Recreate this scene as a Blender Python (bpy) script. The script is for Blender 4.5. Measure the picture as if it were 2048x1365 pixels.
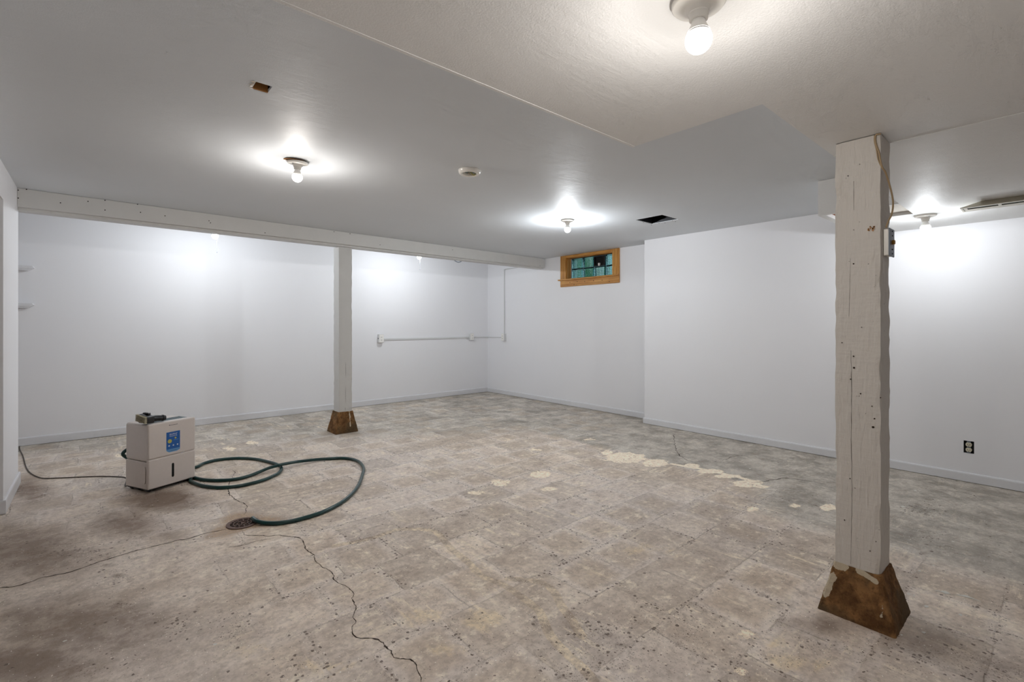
import bpy, bmesh, math, random
import numpy as np
from mathutils import Vector, Matrix, noise as mnoise

R = math.radians
random.seed(7)
for o in list(bpy.data.objects):
    bpy.data.objects.remove(o)
scn = bpy.context.scene
C = scn.collection

# ------------------------------------------------------------------ camera, world, exposure
F, HOR, CAMH = 959.0, 648.5, 1.2            # focal length in px, horizon row, camera height
YAW = math.atan2(1106, F)
CS, SN = math.cos(YAW), math.sin(YAW)
cd = bpy.data.cameras.new('camera')
cd.sensor_width = 36
cd.lens = F / 2048 * 36
cd.shift_y = -(682.5 - HOR) / 2048
cd.clip_start = .02
cam = bpy.data.objects.new('camera', cd)
C.objects.link(cam)
cam.location = (0, 0, CAMH)
cam.rotation_euler = (R(90), 0, YAW - R(90))
scn.camera = cam

wd = bpy.data.worlds.new('daylight')
scn.world = wd
wd.use_nodes = True
wn = wd.node_tree
bg = wn.nodes['Background']
sky = wn.nodes.new('ShaderNodeTexSky')
sky.sky_type = 'HOSEK_WILKIE'
sky.sun_direction = (-.5, -.5, .7)
sky.turbidity = 4
hz = wn.nodes.new('ShaderNodeMix'); hz.data_type = 'RGBA'
hz.inputs[0].default_value = .7; hz.inputs[7].default_value = (.5, .52, .54, 1)      # bright overcast veil
wn.links.new(sky.outputs[0], hz.inputs[6]); wn.links.new(hz.outputs[2], bg.inputs[0])
bg.inputs[1].default_value = 2.5

scn.view_settings.view_transform = 'Standard'
scn.view_settings.look = 'None'
scn.view_settings.gamma = 1
scn.view_settings.use_curve_mapping = False
scn.view_settings.exposure = 0.27

WARM, COOL = (1.0, .95, .895), (.92, .965, 1.0)
WATT = 19.0
cy = scn.cycles
cy.max_bounces = 12; cy.diffuse_bounces = 6; cy.glossy_bounces = 3; cy.transmission_bounces = 8; cy.transparent_max_bounces = 8
cy.sample_clamp_indirect = 4.0
cy.adaptive_threshold = .07
cy.adaptive_min_samples = 12
cy.caustics_reflective = False; cy.caustics_refractive = False


def at(px, py, z=0.0):
    """point where the sight line of a photo pixel meets the height z"""
    D = F * (CAMH - z) / (py - HOR)
    r = (px - 1024) / F * D
    return (r * SN + D * CS, -r * CS + D * SN)


# ------------------------------------------------------------------ material helper
class NT:
    def __init__(self, name):
        self.m = bpy.data.materials.new(name)
        self.m.use_nodes = True
        self.t = self.m.node_tree
        self.n = self.t.nodes
        self.b = self.n['Principled BSDF']
        self.tc = self.n.new('ShaderNodeTexCoord')

    def lk(self, a, b):
        self.t.links.new(a, b)

    def put(self, v, sock):
        if isinstance(v, bpy.types.NodeSocket):
            self.lk(v, sock)
        elif isinstance(v, (tuple, list)) and len(v) == 3 and sock.type == 'RGBA':
            sock.default_value = (*v, 1)
        else:
            sock.default_value = v

    def math(self, op, a, b=0.0, c=0.0, clamp=False):
        n = self.n.new('ShaderNodeMath')
        n.operation = op
        n.use_clamp = clamp
        self.put(a, n.inputs[0]); self.put(b, n.inputs[1]); self.put(c, n.inputs[2])
        return n.outputs[0]

    def vmath(self, op, a, b=(0, 0, 0)):
        n = self.n.new('ShaderNodeVectorMath')
        n.operation = op
        self.put(a, n.inputs[0]); self.put(b, n.inputs[1])
        return n.outputs[0]

    def noise(self, scale, detail=4, rough=.55, stretch=None, vec=None, out=0):
        n = self.n.new('ShaderNodeTexNoise')
        n.inputs['Scale'].default_value = scale
        n.inputs['Detail'].default_value = detail
        n.inputs['Roughness'].default_value = rough
        v = vec or self.tc.outputs['Object']
        if stretch:
            mp = self.n.new('ShaderNodeMapping')
            mp.inputs['Scale'].default_value = stretch[:3]
            if len(stretch) > 3:
                mp.inputs['Rotation'].default_value = (0, 0, stretch[3])
            self.lk(v, mp.inputs[0])
            v = mp.outputs[0]
        self.lk(v, n.inputs['Vector'])
        return n.outputs[out]

    def ramp(self, fac, lo, hi, a=0.0, b=1.0):
        n = self.n.new('ShaderNodeMapRange')
        n.interpolation_type = 'SMOOTHSTEP'
        self.put(fac, n.inputs[0])
        n.inputs[1].default_value = lo; n.inputs[2].default_value = hi
        n.inputs[3].default_value = a; n.inputs[4].default_value = b
        return n.outputs[0]

    def mix(self, fac, a, b):
        n = self.n.new('ShaderNodeMix')
        n.data_type = 'RGBA'
        self.put(fac, n.inputs[0]); self.put(a, n.inputs[6]); self.put(b, n.inputs[7])
        return n.outputs[2]

    def bump(self, h, strength=.3, dist=.01, nrm=None):
        n = self.n.new('ShaderNodeBump')
        n.inputs['Strength'].default_value = strength
        n.inputs['Distance'].default_value = dist
        self.put(h, n.inputs['Height'])
        if nrm:
            self.lk(nrm, n.inputs['Normal'])
        self.lk(n.outputs[0], self.b.inputs['Normal'])
        return n.outputs[0]

    def attr(self, name):
        n = self.n.new('ShaderNodeAttribute')
        n.attribute_name = name
        s = self.n.new('ShaderNodeSeparateColor')
        self.lk(n.outputs['Color'], s.inputs[0])
        return s.outputs[0], s.outputs[1], s.outputs[2], n.outputs['Alpha']

    def set(self, color=None, rough=None, metal=None, spec=None):
        if color is not None: self.put(color, self.b.inputs['Base Color'])
        if rough is not None: self.put(rough, self.b.inputs['Roughness'])
        if metal is not None: self.put(metal, self.b.inputs['Metallic'])
        if spec is not None: self.put(spec, self.b.inputs['Specular IOR Level'])
        return self.m


def srgb(r, g, b):
    f = lambda v: (v / 255 / 12.92) if v / 255 <= .04045 else ((v / 255 + .055) / 1.055) ** 2.4
    return (f(r), f(g), f(b))


def paint(name, col, rough=.5, bs=.08, var=.04, scale=40, metal=0, spec=.5):
    k = NT(name)
    n = k.noise(scale, 5)
    lo = tuple(c * (1 - var) for c in col); hi = tuple(min(1, c * (1 + var)) for c in col)
    k.bump(n, bs, .004)
    return k.set(k.mix(n, lo, hi), rough, metal, spec)


def wall_material():
    k = NT('wall_paint')
    big = k.noise(.9, 3)
    fine = k.noise(160, 3)
    roll = k.noise(14, 4, .6)
    col = k.mix(big, srgb(236, 236, 240), srgb(241, 241, 243))
    h = k.math('ADD', k.math('MULTIPLY', fine, .5), roll)
    k.bump(h, .12, .004)
    return k.set(col, .55, 0, .35)


def ceiling_material(name='ceiling_paint', c0=(214, 218, 222), c1=(221, 225, 229), st=.12):
    k = NT(name)
    big = k.noise(1.1, 4)
    col = k.mix(big, srgb(*c0), srgb(*c1))
    wav = k.noise(2.2, 3, .5)
    brush = k.noise(9, 4, .6, (1, 5, 1))
    fine = k.noise(190, 2)
    h = k.math('ADD', k.math('ADD', k.math('MULTIPLY', wav, 2.5), k.math('MULTIPLY', brush, .5)), k.math('MULTIPLY', fine, st))
    k.bump(h, .35, .006)
    return k.set(col, .6, 0, .16)


def timber_paint():
    """rough sawn timber under white paint, with brown stains and chipped spots"""
    k = NT('painted_timber')
    o = k.tc.outputs['Object']
    grain = k.noise(24, 6, .65, (1, 1, .07))
    ring = k.noise(7, 5, .6, (1, 1, .22))
    rings = k.math('SINE', k.math('MULTIPLY', ring, 55))
    cross = k.noise(60, 3, .5, (.2, .2, 1))
    st = k.noise(5.5, 5, .6, (1, 1, .6))
    stain = k.ramp(st, .58, .78, 0, .28)
    col = k.mix(stain, srgb(212, 207, 200), srgb(165, 142, 112))
    chip = k.ramp(k.noise(55, 2, .5), .735, .76)
    col = k.mix(k.math('MULTIPLY', chip, .7), col, srgb(70, 58, 45))
    h = k.math('ADD', k.math('MULTIPLY', grain, 1.3), k.math('ADD', k.math('MULTIPLY', rings, .12), k.math('MULTIPLY', cross, .35)))
    k.bump(h, .9, .005)
    return k.set(col, .55, 0, .4)


def footing_material():
    k = NT('rusty_concrete')
    a = k.noise(9, 8, .7)
    b = k.noise(55, 5, .7)
    c = k.noise(4, 4)
    col = k.mix(k.ramp(a, .35, .65), srgb(92, 64, 38), srgb(160, 118, 76))
    col = k.mix(k.ramp(c, .45, .62), col, srgb(96, 78, 56))
    col = k.mix(k.ramp(b, .3, .5, .55, 0), col, srgb(48, 34, 20))
    pn = k.n.new('ShaderNodeAttribute'); pn.attribute_name = 'paint'
    mk = k.math('ADD', pn.outputs['Fac'], k.math('MULTIPLY', k.math('SUBTRACT', k.noise(26, 6, .7), .5), 1.1))
    col = k.mix(k.ramp(mk, .5, .56), col, srgb(200, 186, 162))
    k.bump(k.math('ADD', k.math('MULTIPLY', a, 1.5), b), .8, .008)
    return k.set(col, .9, 0, .2)


def pine_material(axis):
    k = NT('pine_' + axis)
    stv = {'y': (1, .08, 1), 'z': (1, 1, .08), 'x': (.08, 1, 1)}[axis]
    g = k.noise(40, 6, .6, stv)
    w = k.math('SINE', k.math('MULTIPLY', k.noise(9, 4, .5, stv), 40))
    col = k.mix(k.ramp(g, .3, .7), srgb(176, 118, 50), srgb(208, 158, 88))
    col = k.mix(k.ramp(w, .2, 1, 0, .35), col, srgb(150, 90, 34))
    v = k.n.new('ShaderNodeTexVoronoi')
    v.inputs['Scale'].default_value = 9
    k.lk(k.tc.outputs['Object'], v.inputs['Vector'])
    col = k.mix(k.ramp(v.outputs['Distance'], .05, .09, .85, 0), col, srgb(78, 42, 18))
    k.bump(g, .3, .003)
    return k.set(col, .5, 0, .4)


def raw_wood(name='raw_wood', a=(96, 62, 30), b=(158, 112, 62)):
    k = NT(name)
    g = k.noise(30, 6, .6, (.15, 1, 1))
    k.bump(g, .4, .003)
    return k.set(k.mix(g, srgb(*a), srgb(*b)), .75, 0, .2)


def hose_material():
    k = NT('green_hose')
    n = k.noise(12, 4)
    col = k.mix(n, srgb(4, 42, 42), srgb(12, 66, 64))
    k.bump(k.noise(180, 2), .15, .001)
    return k.set(col, .28, 0, .6)


def floor_material():
    k = NT('old_concrete')
    o = k.tc.outputs['Object']
    grey, cream, wet, tan = k.attr('stain_a')
    speck, trail, rust, tilev = k.attr('stain_b')
    sep = k.n.new('ShaderNodeSeparateXYZ')
    wob = k.vmath('MULTIPLY', k.vmath('SUBTRACT', k.noise(3.2, 3, .5, out=1), (.5, .5, .5)), (.05, .05, 0))
    wob2 = k.vmath('MULTIPLY', k.vmath('SUBTRACT', k.noise(45, 2, .5, out=1), (.5, .5, .5)), (.009, .009, 0))
    k.lk(k.vmath('ADD', k.vmath('ADD', o, wob), wob2), sep.inputs[0])
    T = .295
    vv = k.math('DIVIDE', k.math('SUBTRACT', sep.outputs[1], 1.355), T)
    row = k.math('FLOOR', vv)
    par = k.math('MULTIPLY', k.math('FLOORED_MODULO', row, 2.0), .5)
    uu = k.math('ADD', k.math('DIVIDE', k.math('SUBTRACT', sep.outputs[0], 1.79), T), k.math('ADD', par, .5))
    fx, fy = k.math('FRACT', uu), k.math('FRACT', vv)
    ex = k.math('MINIMUM', fx, k.math('SUBTRACT', 1.0, fx))
    ey = k.math('MINIMUM', fy, k.math('SUBTRACT', 1.0, fy))
    ed = k.math('MULTIPLY', k.math('MINIMUM', ex, ey), T)
    comb = k.n.new('ShaderNodeCombineXYZ')
    k.lk(k.math('FLOOR', uu), comb.inputs[0]); k.lk(row, comb.inputs[1])
    wn_ = k.n.new('ShaderNodeTexWhiteNoise')
    k.lk(comb.outputs[0], wn_.inputs['Vector'])
    cell = wn_.outputs['Value']
    sepw = k.n.new('ShaderNodeSeparateColor')
    k.lk(wn_.outputs['Color'], sepw.inputs[0])
    cell2 = sepw.outputs[1]

    big = k.noise(.8, 5, .6)
    mid = k.noise(4.5, 6, .68)
    fine = k.noise(38, 4, .7)
    grit = k.noise(260, 3, .6)
    scr1 = k.noise(26, 6, .75, (1, .13, 1, .25))
    scr2 = k.noise(26, 6, .75, (.13, 1, 1, -.35))
    scr = k.mix(k.ramp(cell2, .45, .55), scr1, scr2)

    col = k.mix(k.ramp(mid, .3, .7), srgb(156, 138, 120), srgb(192, 176, 158))
    col = k.mix(k.ramp(big, .38, .62, 0, .6), col, srgb(178, 166, 158))
    # grey-green remains of old floor paint
    gcol = k.mix(k.ramp(mid, .35, .65), srgb(120, 114, 104), srgb(164, 157, 145))
    gm = k.math('ADD', grey, k.math('MULTIPLY', k.math('SUBTRACT', mid, .5), .9))
    col = k.mix(k.ramp(gm, .25, .8, 0, .92), col, gcol)
    # each lifted tile left its own tone
    tone = k.math('MULTIPLY', k.math('MULTIPLY', k.math('SUBTRACT', cell, .5), tilev), .30)
    hsv = k.n.new('ShaderNodeHueSaturation')
    k.lk(k.math('ADD', 1.0, tone), hsv.inputs['Value'])
    k.lk(col, hsv.inputs['Color'])
    col = hsv.outputs[0]
    # pale glue rim and browner middle of many tiles
    mid_m = k.math('MULTIPLY', k.ramp(k.math('ADD', ed, k.math('MULTIPLY', k.math('SUBTRACT', mid, .5), .12)), .03, .07), k.ramp(sepw.outputs[2], .45, .6))
    col = k.mix(k.math('MULTIPLY', k.math('MULTIPLY', mid_m, tilev), .42), col, srgb(152, 132, 108))
    rim = k.math('MULTIPLY', k.ramp(ed, .012, .05, 1, 0), k.ramp(sepw.outputs[0], .3, .5))
    col = k.mix(k.math('MULTIPLY', k.math('MULTIPLY', rim, tilev), .30), col, srgb(190, 182, 176))
    veil = k.noise(11, 6, .75)
    col = k.mix(k.math('MULTIPLY', k.ramp(veil, .53, .66, 0, .75), k.math('SUBTRACT', 1.0, k.math('MULTIPLY', grey, .65))), col, srgb(204, 192, 172))
    col = k.mix(k.ramp(veil, .34, .47, .55, 0), col, srgb(126, 108, 92))
    # scratchy adhesive
    sm = k.math('MULTIPLY', k.ramp(scr, .52, .64), k.ramp(k.noise(2.6, 4, .6), .42, .62))
    sm = k.math('MULTIPLY', sm, k.math('ADD', .25, k.math('MULTIPLY', tilev, .45)))
    col = k.mix(sm, col, srgb(206, 192, 166))
    tm = k.math('ADD', tan, k.math('MULTIPLY', k.math('SUBTRACT', k.mix(.6, scr, mid), .5), 2.6))
    col = k.mix(k.ramp(tm, .4, .85, 0, .62), col, srgb(196, 174, 132))
    cm = k.math('ADD', cream, k.math('MULTIPLY', k.math('SUBTRACT', k.noise(14, 7, .7), .5), 1.0))
    col = k.mix(k.ramp(cm, .45, .55, 0, .9), col, k.mix(fine, srgb(206, 184, 148), srgb(222, 210, 190)))
    # worm trails of thicker glue
    trm = k.math('ADD', trail, k.math('MULTIPLY', k.math('SUBTRACT', fine, .5), .6))
    col = k.mix(k.ramp(trm, .42, .72, 0, .75), col, k.mix(k.ramp(veil, .4, .6), srgb(140, 120, 98), srgb(196, 178, 146)))
    # joints between the former tiles
    jw = k.math('MULTIPLY', k.ramp(ed, .001, .005, 1, 0), k.ramp(k.noise(5.5, 6, .75), .42, .62))
    jw = k.math('MULTIPLY', jw, tilev)
    col = k.mix(k.math('MULTIPLY', jw, .5), col, srgb(92, 76, 62))
    # wet / dirty brown
    wm = k.math('ADD', wet, k.math('MULTIPLY', k.math('SUBTRACT', veil, .5), 1.3))
    col = k.mix(k.ramp(wm, .15, .85, 0, .85), col, srgb(92, 68, 48))
    rm = k.math('ADD', rust, k.math('MULTIPLY', k.math('SUBTRACT', fine, .5), .9))
    col = k.mix(k.ramp(rm, .35, .95, 0, .72), col, srgb(134, 100, 56))
    # dark specks, denser along the joints
    v = k.n.new('ShaderNodeTexVoronoi')
    v.inputs['Scale'].default_value = 60
    k.lk(k.vmath('ADD', o, k.vmath('MULTIPLY', k.noise(110, 2, .5, out=1), (.012, .012, 0))), v.inputs['Vector'])
    sepv = k.n.new('ShaderNodeSeparateColor')
    k.lk(v.outputs['Color'], sepv.inputs[0])
    dens = k.math('ADD', k.math('MULTIPLY', speck, .8), k.math('MULTIPLY', k.ramp(ed, .006, .028, .75, 0), k.math('MULTIPLY', tilev, k.ramp(k.noise(1.9, 3), .40, .58))))
    dens = k.math('ADD', dens, .012)
    on = k.math('LESS_THAN', sepv.outputs[0], dens)
    size = k.math('MULTIPLY_ADD', sepv.outputs[1], .34, .10)
    dot = k.math('MULTIPLY', on, k.math('LESS_THAN', v.outputs['Distance'], size))
    col = k.mix(k.math('MULTIPLY', dot, .8), col, srgb(66, 46, 32))
    v2 = k.n.new('ShaderNodeTexVoronoi')
    v2.inputs['Scale'].default_value = 150
    k.lk(k.vmath('ADD', o, k.vmath('MULTIPLY', k.noise(90, 2, .5, out=1), (.01, .01, 0))), v2.inputs['Vector'])
    sepv2 = k.n.new('ShaderNodeSeparateColor')
    k.lk(v2.outputs['Color'], sepv2.inputs[0])
    dens2 = k.math('MULTIPLY', k.math('ADD', k.math('MULTIPLY', speck, .7), k.math('ADD', k.math('MULTIPLY', dens, .55), .05)), k.ramp(k.noise(7, 4, .6), .35, .65, .2, 1.3))
    dot2 = k.math('MULTIPLY', k.math('LESS_THAN', sepv2.outputs[0], dens2), k.ramp(v2.outputs['Distance'], .25, .45, 1, 0))
    col = k.mix(k.math('MULTIPLY', dot2, .6), col, srgb(76, 56, 40))
    v3 = k.math('LESS_THAN', sepv2.outputs[2], .012)
    col = k.mix(k.math('MULTIPLY', v3, k.ramp(v2.outputs['Distance'], .15, .3, .8, 0)), col, srgb(236, 232, 224))
    # grain
    col = k.mix(k.ramp(fine, .32, .62, .34, 0), col, srgb(104, 90, 76))
    col = k.mix(k.ramp(grit, .6, .75, 0, .16), col, srgb(216, 206, 190))
    h = k.math('ADD', k.math('MULTIPLY', mid, 1.2), k.math('ADD', k.math('MULTIPLY', fine, .6), k.math('MULTIPLY', grit, .15)))
    h = k.math('SUBTRACT', h, k.math('MULTIPLY', jw, .5))
    k.bump(h, .42, .006)
    ro = k.ramp(mid, .3, .7, .62, .5)
    ro = k.math('SUBTRACT', ro, k.math('MULTIPLY', wet, .12))
    fin = k.n.new('ShaderNodeHueSaturation')
    fin.inputs['Saturation'].default_value = .80
    fin.inputs['Value'].default_value = 1.72
    k.lk(col, fin.inputs['Color'])
    return k.set(fin.outputs[0], ro, 0, .3)


M = {}
M['wall'] = wall_material()
M['ceiling'] = ceiling_material()
M['soffit'] = ceiling_material('stippled_ceiling_lit_tone', (227, 227, 226), (233, 233, 232), .35)  # stippled surface; lighter colour paints in the shade contrast along the drop's edge
M['trim'] = paint('trim_paint', srgb(224, 224, 227), .38, .05)
M['timber'] = timber_paint()
M['footing'] = footing_material()
M['beam'] = paint('beam_paint', srgb(206, 205, 202), .5, .2, .05, 9)
M['floor'] = floor_material()
M['hose'] = hose_material()
for a in 'xyz':
    M['pine_' + a] = pine_material(a)
M['raw'] = raw_wood()
M['ceiling_wood'] = raw_wood('bare_joist_wood', (150, 98, 50), (206, 150, 90))
M['ply'] = raw_wood('painted_plywood', (188, 178, 166), (226, 222, 214))
M['rawred'] = raw_wood('reddish_plywood', (120, 66, 44), (168, 110, 82))
M['porcelain'] = paint('white_porcelain', srgb(246, 243, 236), .25, .02)
M['plastic'] = paint('white_plastic', srgb(242, 240, 236), .35, .02)
M['casing'] = paint('dehumidifier_plastic', srgb(214, 205, 199), .38, .03)
M['casing_grey'] = paint('grey_plastic', srgb(98, 118, 124), .35, .05)
M['black'] = paint('black_plastic', srgb(22, 22, 26), .35, .1, .2)
M['dark'] = paint('dark_void', srgb(14, 13, 13), .9, .05, .2)
M['cord'] = paint('grey_brown_cord', srgb(78, 68, 60), .5, .05)
M['duct'] = paint('dark_sheet_metal', srgb(60, 60, 62), .35, .1, .3, 12, .8)
M['iron'] = paint('rusty_iron', srgb(112, 90, 82), .7, .6, .25, 70, .1)
M['crack'] = paint('crack_dirt', srgb(52, 40, 30), .95, .3, .3)
M['ivory'] = paint('ivory_plastic', srgb(212, 206, 184), .35, .02)
M['conduit'] = paint('painted_conduit', srgb(216, 217, 217), .4, .03)
M['steel'] = paint('grey_steel', srgb(126, 134, 146), .4, .1, .1, 60, .5)
M['brass'] = paint('brass', srgb(168, 126, 62), .35, .05, .1, 40, .8)
M['register'] = paint('beige_enamel', srgb(182, 176, 160), .35, .05)
M['bristle'] = paint('pale_bristles', srgb(178, 170, 146), .8, .3)
M['white_chip'] = paint('white_paint_drops', srgb(214, 212, 204), .6, .2)
M['blue'] = paint('blue_print', srgb(24, 92, 168), .3, .01)
M['bluelight'] = paint('light_blue_print', srgb(96, 150, 200), .3, .01)
M['inkwhite'] = paint('white_print', srgb(222, 228, 236), .4, .01)
M['gold'] = paint('yellow_print', srgb(190, 182, 84), .4, .01)
M['ink'] = paint('dark_print', srgb(60, 60, 66), .5, .01)
M['wire'] = paint('aged_wire', srgb(170, 146, 112), .5, .1)
M['yellow'] = paint('yellow_insulation', srgb(206, 196, 112), .5, .05)
M['orange'] = paint('orange_stain', srgb(196, 140, 82), .6, .1, .15)
M['foliage'] = paint('green_leaves', srgb(46, 112, 44), .7, .4, .5, 12)
M['soil'] = paint('outdoor_concrete', srgb(150, 150, 146), .9, .2)


def glass_block_material():
    k = NT('ribbed_block_glass')
    o = k.tc.outputs['Object']
    sp = k.n.new('ShaderNodeSeparateXYZ'); k.lk(o, sp.inputs[0])
    wy = k.math('SINE', k.math('MULTIPLY', sp.outputs[1], 270))
    wz = k.math('SINE', k.math('MULTIPLY', sp.outputs[2], 270))
    h = k.math('ADD', wy, k.math('MULTIPLY', wz, .7))
    k.bump(h, 1, .006)
    col = k.mix(k.ramp(k.math('ADD', wy, k.math('MULTIPLY', wz, .35)), -.6, .8), (.12, .55, .56), (.90, 1.0, 1.0))
    k.set(col, .12, 0, .5)
    k.b.inputs['Transmission Weight'].default_value = 1
    k.b.inputs['IOR'].default_value = 1.15
    return k.m


M['block'] = glass_block_material()
M['mortar'] = paint('dark_mortar', srgb(52, 84, 92), .6, .2)


def bulb_material(name, col, st):
    # thin lit envelope: glows itself and lets the light of the source inside pass
    k = NT(name)
    e = k.n.new('ShaderNodeEmission')
    k.put(tuple(col), e.inputs[0]); e.inputs[1].default_value = 2.0
    tr = k.n.new('ShaderNodeBsdfTransparent')
    mx = k.n.new('ShaderNodeAddShader')
    k.lk(e.outputs[0], mx.inputs[0]); k.lk(tr.outputs[0], mx.inputs[1])
    k.lk(mx.outputs[0], k.n['Material Output'].inputs[0])
    k.m.cycles.emission_sampling = 'NONE'
    return k.m


M['glow_warm'] = bulb_material('lit_bulb_warm', WARM, 2)
M['glow_cool'] = bulb_material('lit_bulb_cool', COOL, 2)


# ------------------------------------------------------------------ object helpers
def link(o, parent=None, smooth=False):
    C.objects.link(o)
    if parent is not None:
        o.parent = parent
    if smooth:
        for p in o.data.polygons:
            p.use_smooth = True
    return o


def obj(name, bm, mat, parent=None, loc=(0, 0, 0), rot=(0, 0, 0), smooth=False):
    me = bpy.data.meshes.new(name)
    bmesh.ops.recalc_face_normals(bm, faces=bm.faces)
    bm.to_mesh(me)
    bm.free()
    mats = mat if isinstance(mat, (list, tuple)) else [mat]
    for m in mats:
        me.materials.append(M[m])
    o = bpy.data.objects.new(name, me)
    o.location = loc
    o.rotation_euler = rot
    return link(o, parent, smooth)


def tag(o, label=None, cat=None, group=None, kind=None):
    if label: o['label'] = label
    if cat: o['category'] = cat
    if group: o['group'] = group
    if kind: o['kind'] = kind
    return o


def thing(name, label, cat, loc=(0, 0, 0), rz=0, group=None, rot=None):
    o = bpy.data.objects.new(name, None)
    o.empty_display_size = .1
    o.location = loc
    o.rotation_euler = rot or (0, 0, rz)
    C.objects.link(o)
    return tag(o, label, cat, group)


def box(bm, x0, x1, y0, y1, z0, z1, bev=0, seg=2):
    b2 = bmesh.new()
    bmesh.ops.create_cube(b2, size=1)
    bmesh.ops.scale(b2, vec=(x1 - x0, y1 - y0, z1 - z0), verts=b2.verts)
    bmesh.ops.translate(b2, vec=((x0 + x1) / 2, (y0 + y1) / 2, (z0 + z1) / 2), verts=b2.verts)
    if bev:
        bmesh.ops.bevel(b2, geom=list(b2.edges), offset=bev, segments=seg, affect='EDGES', profile=.5)
    me = bpy.data.meshes.new('t'); b2.to_mesh(me); b2.free()
    bm.from_mesh(me); bpy.data.meshes.remove(me)
    return bm


def nb():
    return bmesh.new()


def lathe(bm, prof, n=40, center=(0, 0, 0), cap=True):
    rings = []
    for r, z in prof:
        rings.append([bm.verts.new((center[0] + r * math.cos(2 * math.pi * i / n), center[1] + r * math.sin(2 * math.pi * i / n), center[2] + z)) for i in range(n)])
    for a, b in zip(rings, rings[1:]):
        for i in range(n):
            bm.faces.new((a[i], a[(i + 1) % n], b[(i + 1) % n], b[i]))
    if cap:
        bm.faces.new(rings[0]); bm.faces.new(rings[-1])
    return bm


def catmull(pts, sub=8):
    P_ = [Vector(p) for p in pts]
    P_ = [P_[0] * 2 - P_[1]] + P_ + [P_[-1] * 2 - P_[-2]]
    out = []
    for i in range(1, len(P_) - 2):
        a, b, c, d = P_[i - 1:i + 3]
        for j in range(sub):
            t = j / sub
            out.append(.5 * ((2 * b) + (c - a) * t + (2 * a - 5 * b + 4 * c - d) * t * t + (3 * b - a - 3 * c + d) * t ** 3))
    out.append(P_[-2])
    return out


def tube(bm, pts, r, n=10, sub=8, cap=True):
    ps = catmull(pts, sub) if sub > 1 else [Vector(p) for p in pts]
    rings = []
    up = Vector((0, 0, 1))
    prev = None
    for i, p in enumerate(ps):
        t = (ps[min(i + 1, len(ps) - 1)] - ps[max(i - 1, 0)]).normalized()
        if prev is None:
            a = t.cross(up)
            if a.length < .1: a = t.cross(Vector((1, 0, 0)))
        else:
            a = prev - t * prev.dot(t)
        a.normalize(); prev = a
        b = t.cross(a)
        rr = r(i / (len(ps) - 1)) if callable(r) else r
        rings.append([bm.verts.new(p + (a * math.cos(2 * math.pi * j / n) + b * math.sin(2 * math.pi * j / n)) * rr) for j in range(n)])
    for a, b in zip(rings, rings[1:]):
        for j in range(n):
            bm.faces.new((a[j], a[(j + 1) % n], b[(j + 1) % n], b[j]))
    if cap:
        bm.faces.new(rings[0]); bm.faces.new(rings[-1])
    return bm


def cells(bm, us, vs, filled, w0, w1, axis):
    """slab between w0 and w1 made of the filled cells of a grid; axis = the slab's normal"""
    def P3(u, v, w):
        return {'z': (u, v, w), 'x': (w, u, v), 'y': (u, w, v)}[axis]
    us, vs = sorted(set(us)), sorted(set(vs))
    f = [[filled((us[i] + us[i + 1]) / 2, (vs[j] + vs[j + 1]) / 2) for j in range(len(vs) - 1)] for i in range(len(us) - 1)]
    cache = {}
    def V(u, v, w):
        k_ = (u, v, w)
        if k_ not in cache:
            cache[k_] = bm.verts.new(P3(u, v, w))
        return cache[k_]
    g = lambda i, j: 0 <= i < len(us) - 1 and 0 <= j < len(vs) - 1 and f[i][j]
    for i in range(len(us) - 1):
        for j in range(len(vs) - 1):
            if not f[i][j]: continue
            a, b, c, d = us[i], us[i + 1], vs[j], vs[j + 1]
            for w in (w0, w1):
                bm.faces.new((V(a, c, w), V(b, c, w), V(b, d, w), V(a, d, w)))
            if not g(i - 1, j): bm.faces.new((V(a, c, w0), V(a, d, w0), V(a, d, w1), V(a, c, w1)))
            if not g(i + 1, j): bm.faces.new((V(b, c, w0), V(b, d, w0), V(b, d, w1), V(b, c, w1)))
            if not g(i, j - 1): bm.faces.new((V(a, c, w0), V(b, c, w0), V(b, c, w1), V(a, c, w1)))
            if not g(i, j + 1): bm.faces.new((V(a, d, w0), V(b, d, w0), V(b, d, w1), V(a, d, w1)))
    return bm


def struct(name, bm, mat, parent=None, smooth=False):
    o = obj(name, bm, mat, parent, smooth=smooth)
    if parent is None:
        o['kind'] = 'structure'
    return o


ZC, ZS = 2.21, 1.965
YA, XB, XN = 6.71, 5.25, 5.0
YSTEP = 3.325

# ------------------------------------------------------------------ floor (one slab with surface marks)
def seg_dist(X, Y, pts):
    d = np.full(X.shape, 1e9, dtype=np.float32)
    for (x0, y0), (x1, y1) in zip(pts, pts[1:]):
        dx, dy = x1 - x0, y1 - y0
        t = np.clip(((X - x0) * dx + (Y - y0) * dy) / (dx * dx + dy * dy + 1e-9), 0, 1)
        d = np.minimum(d, np.hypot(X - x0 - t * dx, Y - y0 - t * dy))
    return d


def sstep(a, b, x):
    t = np.clip((x - a) / (b - a), 0, 1)
    return t * t * (3 - 2 * t)


def blob(X, Y, px, py, rx, ry, s=1.0):
    cx, cy = at(px, py)
    ax, ay = at(px + rx, py); bx, by = at(px, py + ry)
    u = np.array((ax - cx, ay - cy)); v = np.array((bx - cx, by - cy))
    det = u[0] * v[1] - u[1] * v[0]
    dx, dy = X - cx, Y - cy
    a = (dx * v[1] - dy * v[0]) / det
    b = (u[0] * dy - u[1] * dx) / det
    return s * np.exp(-.9 * (a * a + b * b))


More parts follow.
